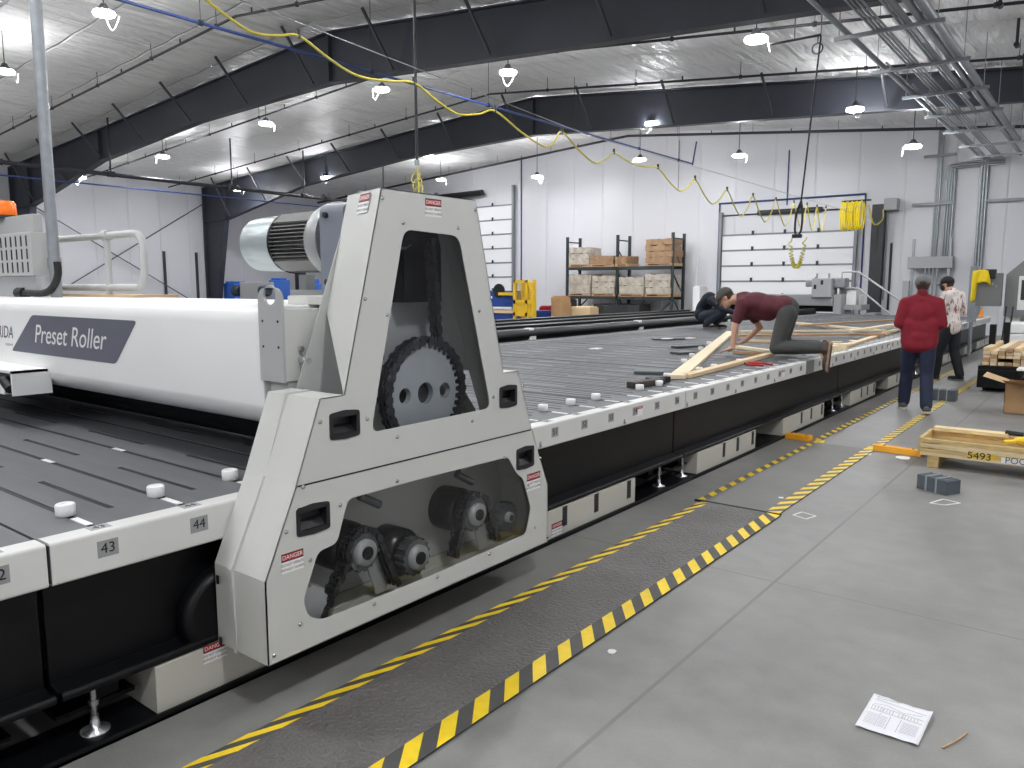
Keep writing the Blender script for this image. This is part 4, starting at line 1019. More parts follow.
for i, (q, lb) in enumerate([((596, 349), 'white paper tag on the planks left of the trays'), ((690, 338.5), 'white block at the end of the thin dark tray'), ((667, 339), 'white chip on the thin dark tray')]):
    p = on_z(*q, BZ + (.03 if i == 2 else 0)); tag(MB().box((p.x - .06, p.y - .09, p.z), (p.x + .06, p.y + .09, p.z + .012)).build('white_block', NYLON, bevel=.003), lb, 'block')
# red pliers
a, b = on_z(747, 363, BZ + .01), on_z(768, 365, BZ + .01)
t = thing('pliers', tuple((a + b) / 2), 'red handled pliers lying on the table in front of the kneeling worker', 'pliers')
d_ = (b - a); n_ = Vector((-d_.y, d_.x, 0)).normalized()
for s in (-1, 1):
    MB().tube(smoothpath([a + n_ * s * .015, a + d_ * .3 + n_ * s * .10, a + d_ * .7 + n_ * s * .11, b + n_ * s * .07], 5), .012, 8).build('handle', mat('grip_red', (176, 34, 38), .45), t)
MB().beam(a + n_ * .0, a - d_ * .22, .05, .02).build('jaw', DKSTEEL, t)

# ------------------------------------------------------------------ end wall fittings
def ow(px, py, y=YW - .06): return on_y(px, py, y)
DOORM = mat('door_white', (230, 230, 232), .35)
TRK = mat('track_grey', (128, 132, 136), .45, metal=.3)
def overhead_door(name, xl, xr, zt, rows, label, glyph):
    t = thing(name, ((xl + xr) / 2, YW - .1, 0), label, 'overhead door', kind='structure')
    for i in range(rows):
        z0, z1 = zt * i / rows, zt * (i + 1) / rows
        MB().box((xl, YW - .10, z0 + .012), (xr, YW - .05, z1 - .012)).build('door_panel', DOORM, t, bevel=.01)
        MB().box((xl, YW - .115, z1 - .035), (xr, YW - .06, z1 + .03)).build('panel_rail', TRK, t)
        for k in range(1, 4):
            x = xl + (xr - xl) * k / 4; MB().box((x - .045, YW - .135, z1 - .02), (x + .045, YW - .1, z1 + .14)).build('hinge', DKSTEEL, t)
    for x in (xl - .12, xr + .02): MB().box((x, YW - .2, 0), (x + .10, YW - .02, zt + .9)).build('door_track', TRK, t)
    return t
dl, dr = ow(722, 260).x, ow(853, 260).x
overhead_door('door_1', dl, dr, ow(787, 233).z, 6, 'white sectional overhead door behind the kneeling worker', 0)
for nm, (q0, q1), r_, m_, lb in (
    ('door_conduit', ((719, 203.8), (866, 193.7)), .035, BLUEPIPE, 'thin blue conduit across the wall above the overhead door'),
    ('door_shaft', ((722, 216), (852, 206)), .03, DKSTEEL, 'spring shaft above the overhead door panels'),
    ('operator_rail', ((758, 213), (822, 208.5)), .10, DKSTEEL, 'thick dark operator bar above the overhead door')):
    a, b = ow(*q0, YW - r_), ow(*q1, YW - r_); b.z = a.z
    tag(MB().cyl(a, b, r_, n=10).build(nm, m_), lb, 'pipe')
for px, y0_, y1_, r_, m_, nm, lb in ((719.5, 203, 320, .03, BLUEPIPE, 'door_conduit', 'blue conduit down the near side of the overhead door'), (865.5, 194, 320, .03, BLUEPIPE, 'door_conduit', 'blue conduit down the black post side of the overhead door'),
    (789, 150, 205, .025, BLUEPIPE, 'door_conduit', 'short blue drop conduit above the overhead door'), (888, 214, 300, .03, STEEL, 'wall_conduit', 'thin grey conduit just right of the tall black post'), (891.5, 243, 310, .04, DKSTEEL, 'wall_conduit', 'dark bar on the wall right of the thin conduit'), (521, 150, 300, .03, BLUEPIPE, 'wall_conduit', 'thin blue conduit on the wall above the yellow machine'),
    (679, 140, 190, .02, STEEL, 'wall_conduit', 'short thin conduit high on the wall above the rack')):
    a = ow(px, y0_); z1 = max(ow(px, y1_).z, .0)
    tag(MB().cyl((a.x, YW - r_, z1), (a.x, YW - r_, a.z), r_, n=8).build(nm, m_), lb, 'pipe')
p = ow(881, 205); tag(MB().box((p.x - .2, YW - .4, 0), (p.x + .2, YW - .05, p.z)).box((p.x - .16, YW - .42, 2.9), (p.x + .02, YW - .4, 3.9)).build('tall_post', mat('post_black', (44, 45, 48), .5)), 'tall black steel post against the end wall right of the overhead door', 'post')
p = ow(893, 205); t = tag(MB().box((p.x - .2, YW - .5, p.z - .2), (p.x + .22, YW - .05, p.z + .2)).build('junction_box', GREYP, bevel=.02), 'grey junction box beside the top of the tall black post', 'junction box')
# second overhead door, half hidden by the roller cover
d2r = ow(513, 240).x; overhead_door('door_2', d2r - 4.9, d2r, ow(495, 206).z, 8, 'second white overhead door half hidden behind the roller cover', 0)
a = ow(446, 197, YW - .35)
tag(MB().cyl((a.x - 1, YW - .35, a.z), (a.x + 2.4, YW - .35, a.z + .04), .15, n=12).box((a.x + .2, YW - .4, a.z - .03), (a.x + .3, YW - .002, a.z + .03)).box((a.x + 2.2, YW - .4, a.z - .03), (a.x + 2.3, YW - .002, a.z + .03)).build('door_spring', INK), 'thick black spring bar above the second overhead door', 'door spring')
# conduits and wiring trough
for nm, xs, zt_, zb2, lb in (('conduit_bundle', (935.5, 937.5, 939.5), 128, 258, 'three thin conduits running down the wall, leftmost bundle'), ('conduit_bundle', (946, 948.5, 951, 953.5), 166, 258, 'four thin conduits running down to the wiring trough'), ('conduit_bundle', (980, 983, 986), 158, 330, 'thick grey conduit bundle running down right of the trough')):
    t = thing(nm, (ow(xs[1], 200).x, YW - .1, 2), lb, 'conduit')
    for px in xs:
        x = ow(px, 200).x; MB().cyl((x, YW - .1, max(0, ow(px, zb2).z)), (x, YW - .1, ow(px, zt_).z), .045 if xs[0] > 970 else .032, n=8).build('conduit', STEEL, t)
a, b = ow(951, 165), ow(984, 160); 
t = thing('conduit_bend', (a.x, YW - .12, a.z), 'grey conduits bending along the wall at the top of the bundles', 'conduit')
for k in range(3): MB().tube(smoothpath([(a.x - .1 + k * .06, YW - .12, a.z - .5), (a.x - .08 + k * .06, YW - .12, a.z - .12 + k * .0), (a.x + .1 + k * .05, YW - .12, a.z + .02 - k * .07), (b.x + .6, YW - .12, a.z + .05 - k * .07)], 5), .035, 8).build('conduit', STEEL, t)
for q0, q1, lb in (((912, 205), (954, 203), 'steel strut across the upper part of the thin conduits'), ((924, 157), (957, 154.5), 'short steel strut high on the thin conduits'), ((987, 201), (1040, 198), 'steel strut right of the thick conduit bundle')):
    a, b = ow(*q0, YW - .18), ow(*q1, YW - .18); tag(MB().beam((a.x, a.y, a.z), (b.x, a.y, a.z), .05, .09).build('wall_strut', TRK), lb, 'strut')
a, b = ow(908, 257, YW - .5), ow(952, 270, YW - .5)
zt0 = on_y(908, 268.5, YW - .5).z
t = thing('wiring_trough', (a.x, YW - .4, b.z), 'grey wiring trough on two legs against the end wall', 'wiring trough')
MB().box((a.x, YW - .5, zt0), (b.x, YW - .15, a.z)).build('trough', GREYP, t, bevel=.01)
for x in (a.x + .1, b.x - .15): MB().box((x, YW - .45, 0), (x + .08, YW - .37, a.z + .6)).build('leg', STEEL, t)
for k in range(4): MB().cyl((a.x + .55 + k * .12, YW - .45, .4), (a.x + .55 + k * .12, YW - .45, zt0), .035, n=8).build('conduit', STEEL, t)
MB().box((a.x - .12, YW - .5, 1.2), (a.x + .08, YW - .35, 1.8)).build('switch_box', GREYP, t)

# pallet racking with wrapped bundles
RK = mat('rack_green', (36, 48, 50), .5); RKO = mat('rack_beam', (46, 58, 60), .5); WRAP = mat('plastic_wrap', (178, 169, 156), .25, var=.25, scale=4, bump=.8, bscale=6); BUND = mat('bundle_brown', (150, 120, 90), .7, var=.2, scale=5, bump=.6, bscale=9)
t = thing('pallet_rack', (-16.5, 29, 0), 'dark green pallet rack against the end wall', 'storage rack')
RX = (-19.05, -16.55, -14.05)
for x in RX:
    fr_ = MB().box((x - .05, 28.4, 0), (x + .05, 28.5, 3.72)).box((x - .05, 29.4, 0), (x + .05, 29.5, 3.72)).build('upright', RK, t)
    mb = MB(); mb.beam((x, 28.45, 3.5), (x, 29.45, 3.5), .05, .05)
    for z in (.3, 1.25, 2.2): mb.beam((x, 28.45, z + .95), (x, 29.45, z), .04, .05)
    mb.build('brace', RK, t)
for lv in (1.13, 2.36):
    for x0, x1 in zip(RX, RX[1:]):
        for y in (28.4, 29.42): MB().box((x0, y, lv - .06), (x1, y + .06, lv + .06)).build('beam', RKO, t)
for x0, x1 in ((RX[0], RX[0] + 1), (RX[1] + .4, RX[1] + 1.3), (RX[2] - .9, RX[2])): MB().beam((x0, 28.5, .2), (x1, 28.5, 1.05), .05, .05).build('knee_brace', RK, t)
def bundle(px0, px1, lv, h, m, label, layers=3, pal=True):
    x0, x1 = on_y(px0, 280, 28.4).x, on_y(px1, 280, 28.4).x
    t = thing('lumber_bundle', ((x0 + x1) / 2, 28.9, lv), label, 'bundle', 'bundles on the pallet rack')
    z = lv + .06
    if pal:
        MB().box((x0, 28.35, z), (x1, 29.35, z + .03)).box((x0, 28.35, z + .08), (x1, 29.35, z + .11)).box((x0, 28.36, z + .03), (x0 + .1, 29.3, z + .08)).box((x1 - .1, 28.36, z + .03), (x1, 29.3, z + .08)).build('pallet', WOODD, t); z += .115
    for k in range(layers):
        o = random.uniform(-.03, .03)
        zz_ = z + h * k / layers
        b_ = MB(); nx, vs = 8, []
        for j, zz2 in enumerate((zz_ + .005, zz_ + h / layers - .005)):
            for i in range(nx + 1):
                for y in (28.36, 29.3):
                    vs.append((x0 + (x1 - x0) * i / nx + o, y + .08 * noise.noise(Vector((i * .8, k, y))), zz2 + (.07 * noise.noise(Vector((i * .7, k + 5, y))) if j else 0)))
        fs = []
        for i in range(nx):
            a_ = 2 * i; q_ = 2 * (nx + 1)
            fs += [(a_, a_ + 1, a_ + 3, a_ + 2), (q_ + a_, q_ + a_ + 2, q_ + a_ + 3, q_ + a_ + 1), (a_, a_ + 2, q_ + a_ + 2, q_ + a_), (a_ + 1, q_ + a_ + 1, q_ + a_ + 3, a_ + 3)]
        e = 2 * nx; fs += [(0, q_, q_ + 1, 1), (e, e + 1, q_ + e + 1, q_ + e)]
        b_.add(vs, fs); b_.build('layer', m, t)
    return t
bundle(569, 590, 2.36, .72, WRAP, 'plastic wrapped bundle on the upper rack level, leftmost', 3)
bundle(590.5, 614, 2.36, .34, BUND, 'low brown bundle on the upper rack level beside the wrapped one', 2)
bundle(615.5, 628, 2.36, .3, BUND, 'short brown bundle on the upper level at the middle upright', 2)
bundle(645.5, 672, 2.36, .95, BUND, 'tall brown stack on the upper level near the right upright', 4)
bundle(569, 591, 1.13, .8, WRAP, 'bulging plastic wrapped bundle on the lower level, leftmost', 2)
bundle(592.5, 615.5, 1.13, .74, WRAP, 'wrapped bundle with brown top on the lower level, left bay', 3)
bundle(619, 644, 1.13, .68, WRAP, 'wrapped bundle on the lower level just right of the middle upright', 2)
bundle(645.5, 671, 1.13, .78, WRAP, 'wrapped bundle on the lower level at the right end', 3)
bundle(594, 640, -.05, .85, DKSTEEL, 'dark wrapped load standing on the floor under the rack', 2, False)
# clutter between machine and rack
for q0, q1, y, m, nm, lb in (((551, 318), (562, 303), 26.3, CARD, 'cardboard_box', 'tall cardboard box left of the pallet rack'), ((551, 303), (561, 297), 26.3, CARD, 'cardboard_box', 'crumpled cardboard on top of the tall box'), ((562.5, 318), (568, 300), 27.4, DKSTEEL, 'waste_bin', 'black narrow bin at the left foot of the rack'), ((532, 322), (547, 312), 26.5, BLUEP, 'blue_bin', 'blue bin on the floor right of the yellow machine'), ((539, 314), (550, 307), 27.5, SIGNRED, 'red_parts_box', 'red and white parts box beside the blue bin'), ((692, 312), (700, 287), 29, SIGNW, 'white_drum', 'white wrapped stack right of the pallet rack'), ((570, 318), (590, 308), 27.6, WOOD, 'timber_stack', 'low timber stack in front of the rack')):
    a, b = on_y(*q0, y), on_y(*q1, y); mb = MB()
    mb.box((a.x, y, max(a.z, 0)), (b.x, y + .7, b.z)); mb.box((a.x + .04, y + .04, b.z), (b.x - .04, y + .66, b.z + .05))
    if nm not in ('timber_stack',) and max(a.z, 0) > .02 and 'crumpled' not in lb: mb.box((a.x + .02, y + .1, 0), (b.x - .02, y + .6, max(a.z, 0)))
    tag(mb.build(nm, m, bevel=.02), lb, nm.replace('_', ' '))
# yellow guarded machine
y = 25.2; a, b = on_y(497, 318, y), on_y(535, 280, y)
t = thing('guarded_saw', ((a.x + b.x) / 2, y, 0), 'yellow guarded machine with a blue body beyond the press table', 'machine')
MY_ = mat('machine_yellow', (226, 184, 40), .5); MESHY = mat('guard_mesh', (190, 160, 70), .5)
xm = on_y(513, 300, y).x; xr2 = b.x - .2; xl2 = on_y(500, 300, y).x; zt2 = b.z
mb = MB()
for x in (xm, xr2 - .3): mb.box((x, y, 0), (x + .12, y + .12, zt2 - .0)); mb.box((x, y + .5, 0), (x + .12, y + .62, zt2))
mb.box((xm, y, zt2 - .1), (xr2 - .18, y + .1, zt2)); mb.box((xm, y, zt2 - .95), (xr2, y + .1, zt2 - .8)); mb.box((xm, y, .4), (xr2, y + .1, .55)); mb.beam((xr2 - .2, y + .05, zt2), (xr2 + .1, y + .05, zt2 - .6), .1, .1); mb.box((xr2, y, .3), (xr2 + .1, y + .12, zt2 - .6))
mb.box((xl2 - .1, y, zt2 - .62), (xm, y + .3, zt2 - .5))
mb.build('guard_frame', MY_, t)
MB().box((xm + .12, y + .04, .55), (xr2 - .06, y + .06, zt2 - .95)).box((xm + .1, y + .54, .3), (xr2 - .2, y + .56, zt2 - .1)).build('guard_panel', MY_, t)
mb = MB()
for k in range(14): mb.box((xm + .14 + k * .07, y + .05, zt2 - .8), (xm + .155 + k * .07, y + .06, zt2 - .1))
for k in range(8): mb.box((xm + .1, y + .05, zt2 - .78 + k * .085), (xr2 - .2, y + .06, zt2 - .765 + k * .085))
mb.build('mesh_guard', MESHY, t)
MB().box((xl2 - 1.2, y + .3, on_y(500, 307, y).z), (xm, y + 1.2, on_y(500, 291, y).z)).build('body', BLUEP, t, bevel=.03)
MB().lathe((xl2 - .3, y + .28, on_y(500, 291, y).z), (0, 1, 0), [(0, .3), (.06, .3), (.06, .24)], n=24).build('hose_reel', INK, t)
MB().box((xl2 - 1.4, y + .2, .0), (xm, y + 1.2, .5)).build('base', BLUEP, t)
MB().box((xl2 - 1.4, y + .1, .5), (xm, y + 1.2, .62)).build('bench_top', WOOD, t)
# machines seen over the beam at the left
y = 21.5
a, b = on_y(240, 296, y), on_y(252, 282, y)
t = thing('pump_unit', (a.x, y, 0), 'grey machine with dark motors seen over the white beam left of the lifting plate', 'machine')
MB().box((a.x, y, .9), (b.x + .6, y + .8, b.z)).build('housing', GREYP, t, bevel=.03)
for x in (a.x - .35, b.x + .85): MB().lathe((x, y + .1, a.z + .25), (1, 0, 0), [(-.25, .2), (-.2, .26), (.2, .26), (.25, .2)], n=18).build('motor', mat('motor_navy', (34, 44, 62), .5), t)
MB().box((a.x - 1.0, y, .0), (b.x + 1.2, y + .9, .98)).build('base', mat('base_rust', (120, 66, 44), .6), t)
a, b = on_y(227, 292, y + 1), on_y(236, 283, y + 1)
tag(MB().box((a.x - .3, y + 1, 0), (b.x - .1, y + 1.8, b.z)).box((a.x - .2, y + 1.05, b.z), (b.x - .2, y + 1.7, b.z + .08)).build('blue_tank', mat('tank_blue', (60, 110, 200), .4), bevel=.05), 'blue tank left of the grey pump machine', 'tank')
a, b = on_y(269, 296, y + 2), on_y(280, 280, y + 2)
tag(MB().box((a.x, y + 2, 0), (b.x, y + 2.6, b.z)).box((a.x + .1, y + 2.05, b.z), (b.x - .1, y + 2.5, b.z + .1)).build('blue_drum', mat('tank_blue', (60, 110, 200), .4), bevel=.05), 'blue container seen through the hole of the lifting plate', 'container')
a, b = on_y(308, 296, y + 2), on_y(318, 284, y + 2)
tag(MB().box((a.x, y + 2, 0), (b.x, y + 2.6, b.z)).box((a.x + .15, y + 2.0, b.z), (b.x - .25, y + 2.3, b.z + .25)).build('blue_hopper', mat('tank_blue', (60, 110, 200), .4), bevel=.05), 'blue hopper seen below the motor between beam and gearbox', 'hopper')
p = on_y(298, 276, y + 3)
tag(MB().box((p.x - .25, y + 3, 0), (p.x + .25, y + 3.3, 2.6)).build('slotted_column', DKSTEEL), 'dark slotted column standing behind the motor', 'column')

# second roller machine and its stair at the far end of the table
t = thing('roller_gantry', (-8.2, 26, 0), 'second grey roller machine at the far end beside the overhead door', 'roller press')
y = 26.0
a, b = on_y(735, 304, y), on_y(833, 296, y)
MB().box((-11.3, y, .98), (b.x, y + .9, b.z + .05)).build('beam', mat('beam_grey', (138, 140, 140), .45), t, bevel=.03)
MB().cyl((-11.1, y + .4, DZ + .14), (b.x, y + .4, DZ + .14), .12, n=20).build('press_roller', BLACKP, t)
for x in (-11.45, b.x): MB().box((x, y + .05, .1), (x + .25, y + .85, 1.35)).build('end_box', GREYP, t, bevel=.02)
for x in (-11.3, b.x - .1): MB().box((x + .05, y + .1, 0), (x + .1, y + .8, .12)).build('foot', DKSTEEL, t)
a, b2 = on_y(811, 297.5, y - .1), on_y(832, 278, y - .1)
MB().box((a.x, y - .1, a.z), (b2.x, y + .6, b2.z)).build('motor_box', GREYP, t, bevel=.03)
MB().box((b2.x, y + .1, a.z + .3), (b2.x + .35, y + .6, b2.z)).build('side_housing', STEEL, t, bevel=.04)
MB().box((a.x - .25, y + .05, b2.z - .28), (a.x, y + .5, b2.z - .04)).build('side_housing', STEEL, t, bevel=.04)
for q in ((815, 286), (822, 281.5)):
    p = on_y(*q, y - .1); MB().box((p.x - .04, y - .105, p.z - .1), (p.x + .04, y - .1, p.z + .04)).build('label_plate', INK, t)
for px in (817, 829): 
    p = on_y(px, 277, y + .2); MB().cyl((p.x, y + .2, b2.z), (p.x, y + .2, b2.z + .15), .03, n=8).build('lifting_eye', STEEL, t)
t = thing('stair_platform', (-6.4, 26.5, 0), 'grey platform with tubular handrails and steps at the far end of the table', 'platform')
a, b = on_y(838, 312, y + .4), on_y(862, 287, y + .4)
MB().box((a.x, y + .4, 0), (a.x + .12, y + 1.5, b.z)).box((a.x, y + .42, .85), (b.x, y + 1.5, 1.02)).build('frame', GREYP, t, bevel=.01)
MB().box((a.x + .2, y + .5, 1.02), (a.x + .5, y + 1.1, b.z - .1)).box((a.x + .62, y + .5, 1.02), (b.x - .1, y + 1.0, b.z - .25)).build('white_cover', SIGNW, t, bevel=.02)
for dy in (.45, 1.45):
    pts = [on_y(*q, y + dy) for q in ((841, 296), (842, 275), (844, 272), (857, 272), (863, 275), (905, 304), (912, 309))]
    MB().tube(smoothpath(pts, 4), .03, 8).build('handrail', RAILM, t)
    pts = [on_y(*q, y + dy) for q in ((842, 288), (857, 288.5), (862, 291), (890, 314))]
    MB().tube(smoothpath(pts, 4), .028, 8).build('handrail', RAILM, t)
for k in range(4): MB().box((b.x + .1 + k * .3, y + .45, .72 - k * .2), (b.x + .42 + k * .3, y + 1.45, .76 - k * .2)).build('step', GREYP, t)

# electrical cabinets at the right edge
y = 19.5
a, b = on_y(1003, 318, y), on_y(1003, 265, y)
t = thing('machine_cabinet', (a.x + .5, y, 0), 'large grey machine cabinet with chamfered top at the right picture edge', 'cabinet')
zb3 = on_y(1003, 316, y).z
MB().plate([[(a.x, zb3), (a.x + 1.6, zb3), (a.x + 1.6, b.z + .15), (a.x + .35, b.z + .15), (a.x, b.z - .2)]], lambda u, v: Vector((u, y, v)), (0, 1.2, 0)).build('body', mat('cab_grey', (126, 128, 126), .5), t, bevel=.01)
MB().box((a.x, y - .004, zb3), (a.x + 1.6, y, zb3 + .14)).build('plinth', TRK, t)
p = on_y(1020, 270, y); MB().box((p.x, y - .02, on_y(1020, 310, y).z), (p.x + .6, y, on_y(1020, 276, y).z)).build('window', SIGNW, t)
MB().box((p.x + .05, y - .025, on_y(1020, 300, y).z), (p.x + .55, y - .02, on_y(1020, 280, y).z)).build('screen', DKSTEEL, t)
MB().box((a.x + .05, y + .1, 0), (a.x + .3, y + 1.1, zb3)).box((a.x + 1.2, y + .1, 0), (a.x + 1.5, y + 1.1, zb3)).build('pedestal', SIGNW, t)
a, b = on_y(975, 306, y - .3), on_y(1003, 273, y - .3)
t = thing('control_panel', (a.x + .4, y - .2, 0), 'flat grey control panel board beside the large cabinet', 'control panel')
MB().box((a.x, y - .3, a.z), (b.x, y - .1, b.z)).build('board', mat('panel_board', (112, 114, 112), .5), t, bevel=.01)
MB().box((on_y(992, 280, y).x - .1, y - .33, b.z - .12), (on_y(997, 280, y).x, y - .12, b.z + .08)).build('camera_box', INK, t)
for dx in (.5, .62): MB().cyl((a.x + dx, y - .2, 0), (a.x + dx + .06, y - .2, a.z), .015, n=8).build('post', DKSTEEL, t)
p = on_y(993, 284, y - .3); MB().cyl((p.x, y - .31, p.z), (p.x, y - .3, p.z), .025, n=10).cyl((p.x + .06, y - .31, p.z - .05), (p.x + .06, y - .3, p.z - .05), .02, n=10).build('button', STEEL, t)
a, b = on_y(967, 311, y + 1), on_y(978, 266, y + 1)
tag(MB().box((a.x, y + 1, .8), (b.x, y + 1.4, b.z)).box((a.x + .1, y + 1.05, 0), (b.x - .1, y + 1.3, .8)).box((b.x - .08, y + .985, 1.3), (b.x - .04, y + 1, 1.5)).build('wall_cabinet', mat('cab_blue_grey', (140, 146, 152), .45), bevel=.015), 'narrow blue-grey cabinet behind the yellow jacket', 'cabinet')
# yellow jacket hung over the panel corner
a, b = on_y(972, 285, y - .42), on_y(988, 271, y - .42); mb = MB(); vs = []
for i in range(11):
    for j in range(9):
        u, v = i / 10, j / 8
        x = a.x + (b.x - a.x) * u + (.05 * v if u > .5 else -.02 * v)
        z = b.z + .03 * math.sin(u * 3) - (b.z - a.z) * v * (1 + .12 * math.sin(u * 7)) - (.34 * v if u < .22 else 0)
        vs.append((x, y - .36 - .06 * math.sin(u * 9 + v * 2) * v - .02, z))
mb.add(vs, [(i * 9 + j, (i + 1) * 9 + j, (i + 1) * 9 + j + 1, i * 9 + j + 1) for i in range(10) for j in range(8)], 0, True)
o = mb.build('hung_jacket', mat('jacket_yellow', (238, 208, 30), .7)); sm_ = o.modifiers.new('s', 'SOLIDIFY'); sm_.thickness = .03; tag(o, 'bright yellow jacket hung on the corner of the grey control panel', 'jacket')
p, q_ = on_y(977, 319, 25.0), on_y(984, 307, 25.0)
tag(MB().plate([[(p.x, DZ - .01), (q_.x, DZ - .01), (q_.x - .03, q_.z), (p.x + .12, q_.z)]], lambda u, v: Vector((u, 25.0, v)), (0, .08, 0)).build('orange_guard', mat('cone_orange', (224, 140, 50), .6)), 'small orange guard standing on the far end of the press table', 'guard')
# white wrapped stack behind the cart
a, b = on_y(1004, 340, 17.6), on_y(1030, 318, 17.6)
t = thing('wrapped_stack', (a.x + .5, 17.6, 0), 'white wrapped stack below the large grey cabinet', 'stack')
for k in range(4): MB().box((a.x + .02 * (k % 2), 17.6, .12 + k * .2), (a.x + 1.1, 18.6, .31 + k * .2)).build('layer', SIGNW, t, bevel=.02)
MB().box((a.x, 17.6, 0), (a.x + 1.1, 18.6, .12)).build('pallet', WOODD, t)

# ------------------------------------------------------------------ overhead: conduit trapeze, hoses, pendants
t = thing('conduit_trapeze', (-3.3, 20, 5.7), 'rack of parallel galvanised conduits hung under the roof at the upper right', 'conduit rack')
for i, y in enumerate((13.84, 16.4, 18.95, 21.4, 23.9, 26.5, 28.8)):
    MB().box((-4.02, y - .03, 5.62), (-2.4, y + .03, 5.68)).build('strut', STEEL, t)
    for x in (-3.95, -2.5): MB().cyl((x, y, 5.68), (x, y, roofz(x) - .05), .008, n=5).build('hanger_rod', STEEL, t)
for x, r_, ya, yb2 in ((-3.83, .045, 6, 29.5), (-3.70, .018, 16, 29.7), (-3.64, .018, 18, 29.7), (-3.42, .018, 6, 29.7), (-3.36, .018, 6, 29.7), (-3.30, .018, 6, 29.7), (-3.24, .018, 6, 29.7), (-3.02, .022, 6, 22), (-2.96, .022, 6, 22), (-2.75, .055, 6, 29.6), (-2.60, .075, 6, 27)):
    MB().cyl((x, ya, 5.68 + r_), (x, yb2, 5.68 + r_), r_, n=10).build('conduit', STEEL, t)
MB().box((-2.93, 6, 5.68), (-2.87, 20, 5.72)).build('cable_tray', STEEL, t)
for y in (9, 12.2, 15.5, 18.2, 20.8, 23.5): 
    tag(MB().cyl((-1.9, y, 6.2), (-1.9, y, roofz(-1.9) - .05), .03, n=6).cyl((-1.9, y - .08, 6.2), (-1.9, y + .08, 6.2), .05, n=8).build('pipe_drop', PIPE), 'short dark pipe drop under the roof beside the conduit rack', 'pipe drop', 'pipe drops beside the conduit rack')
# festoon hose
FXX = -7.0
hp = [on_x(*q, FXX) for q in ((190, -14), (299, 36), (414, 83), (495, 111), (562, 132), (614, 153), (658, 168), (695, 179), (727, 190), (753, 196), (776, 200), (794, 203), (807, 205), (817, 207), (826, 208))]
lows = [on_x(*q, FXX) for q in ((252, 32), (358, 76), (458, 114), (545, 147), (595, 163), (636, 165), (680, 191), (712, 204), (741, 216), (765, 222), (785, 226), (801, 228), (812, 230), (821, 231))]
t = thing('festoon_hose', (FXX, 15, 4.2), 'yellow air hose hung in loops from a long wire down the hall', 'air hose')
pts = [hp[0]]
for i in range(len(hp) - 1):
    a_, b_, l_ = hp[i], hp[i + 1], lows[i]
    # lowest point nearer to the far hanger, as in a hose bunched along its wire
    pts += [a_ + (l_ - a_) * .5 + Vector((0, 0, -abs(l_.z - a_.z) * .10)), l_, l_.lerp(b_, .55) + Vector((0, 0, -abs(b_.z - l_.z) * .14)), b_]
MB().tube(smoothpath(pts, 5), .014, 8).build('hose', YELHOSE, t)
w0, w1 = on_x(180, -20, FXX), Vector((FXX, YW - .1, hp[-1].z + .06))
MB().cyl((FXX, hp[0].y, hp[0].z + .05), (FXX, 11, 4.05), .006, n=5).cyl((FXX, 11, 4.05), w1, .006, n=5).build('support_wire', STEEL, t)
for p in hp: MB().cyl(p + Vector((0, 0, -.02)), p + Vector((0, 0, .07)), .022, n=6).build('hose_clip', DKSTEEL, t)
cc = on_x(854, 215, FXX)
COILY = mat('hose_coil_yellow', (240, 214, 20), .4)
for k in range(9):
    x = cc.x - .34 + k * .072; hw = .10 + .03 * (k % 3)
    MB().tube([(x + .06 * math.sin(q), cc.y + hw * math.sin(q), cc.z - .02 + (.46 - .03 * (k % 2)) * math.cos(q)) for q in [2 * math.pi * n_ / 20 for n_ in range(20)]], .026, 8, closed=True).build('coil', COILY, t)
MB().cyl((cc.x - .4, cc.y, cc.z + .45), (cc.x + .5, cc.y, cc.z + .45), .03, n=8).build('coil_hook', DKSTEEL, t)
MB().tube(smoothpath([(cc.x + .42, cc.y, cc.z + .3), (cc.x + .55, cc.y + .3, cc.z - .3), (cc.x + .62, 28.3, cc.z - .1), (cc.x + .4, 29.3, cc.z + .3)], 6), .024, 8).build('hose', YELHOSE, t)
# pendant with coil behind the cover
p0, p1 = on_y(414, 0, 9), on_y(417, 164, 9)
t = thing('hose_drop', tuple(p1), 'vertical black drop pole with a small yellow hose coil above the roller cover', 'hose drop')
MB().cyl((p1.x, 9, p1.z), (p0.x, 9, roofz(p0.x) - .05), .022, n=8).build('pole', INK, t)
MB().cyl((p1.x, 9, p1.z - .02), (p1.x, 9, p1.z + .06), .04, n=8).build('clamp', STEEL, t)
for k in range(3): MB().tube([(p1.x - .03 + .09 * math.sin(a), 9 + .03 * k + .04 * math.cos(a), p1.z - .20 - .10 * k + .09 * math.cos(a)) for a in [2 * math.pi * q / 18 for q in range(18)]], .009, 6, closed=True).build('coil', YELHOSE, t)
MB().tube(smoothpath([(p1.x, 9, p1.z), (p1.x + .03, 9, p1.z - .3), (p1.x + .02, 9, p1.z - .7)], 5), .014, 8).build('hose', YELHOSE, t)
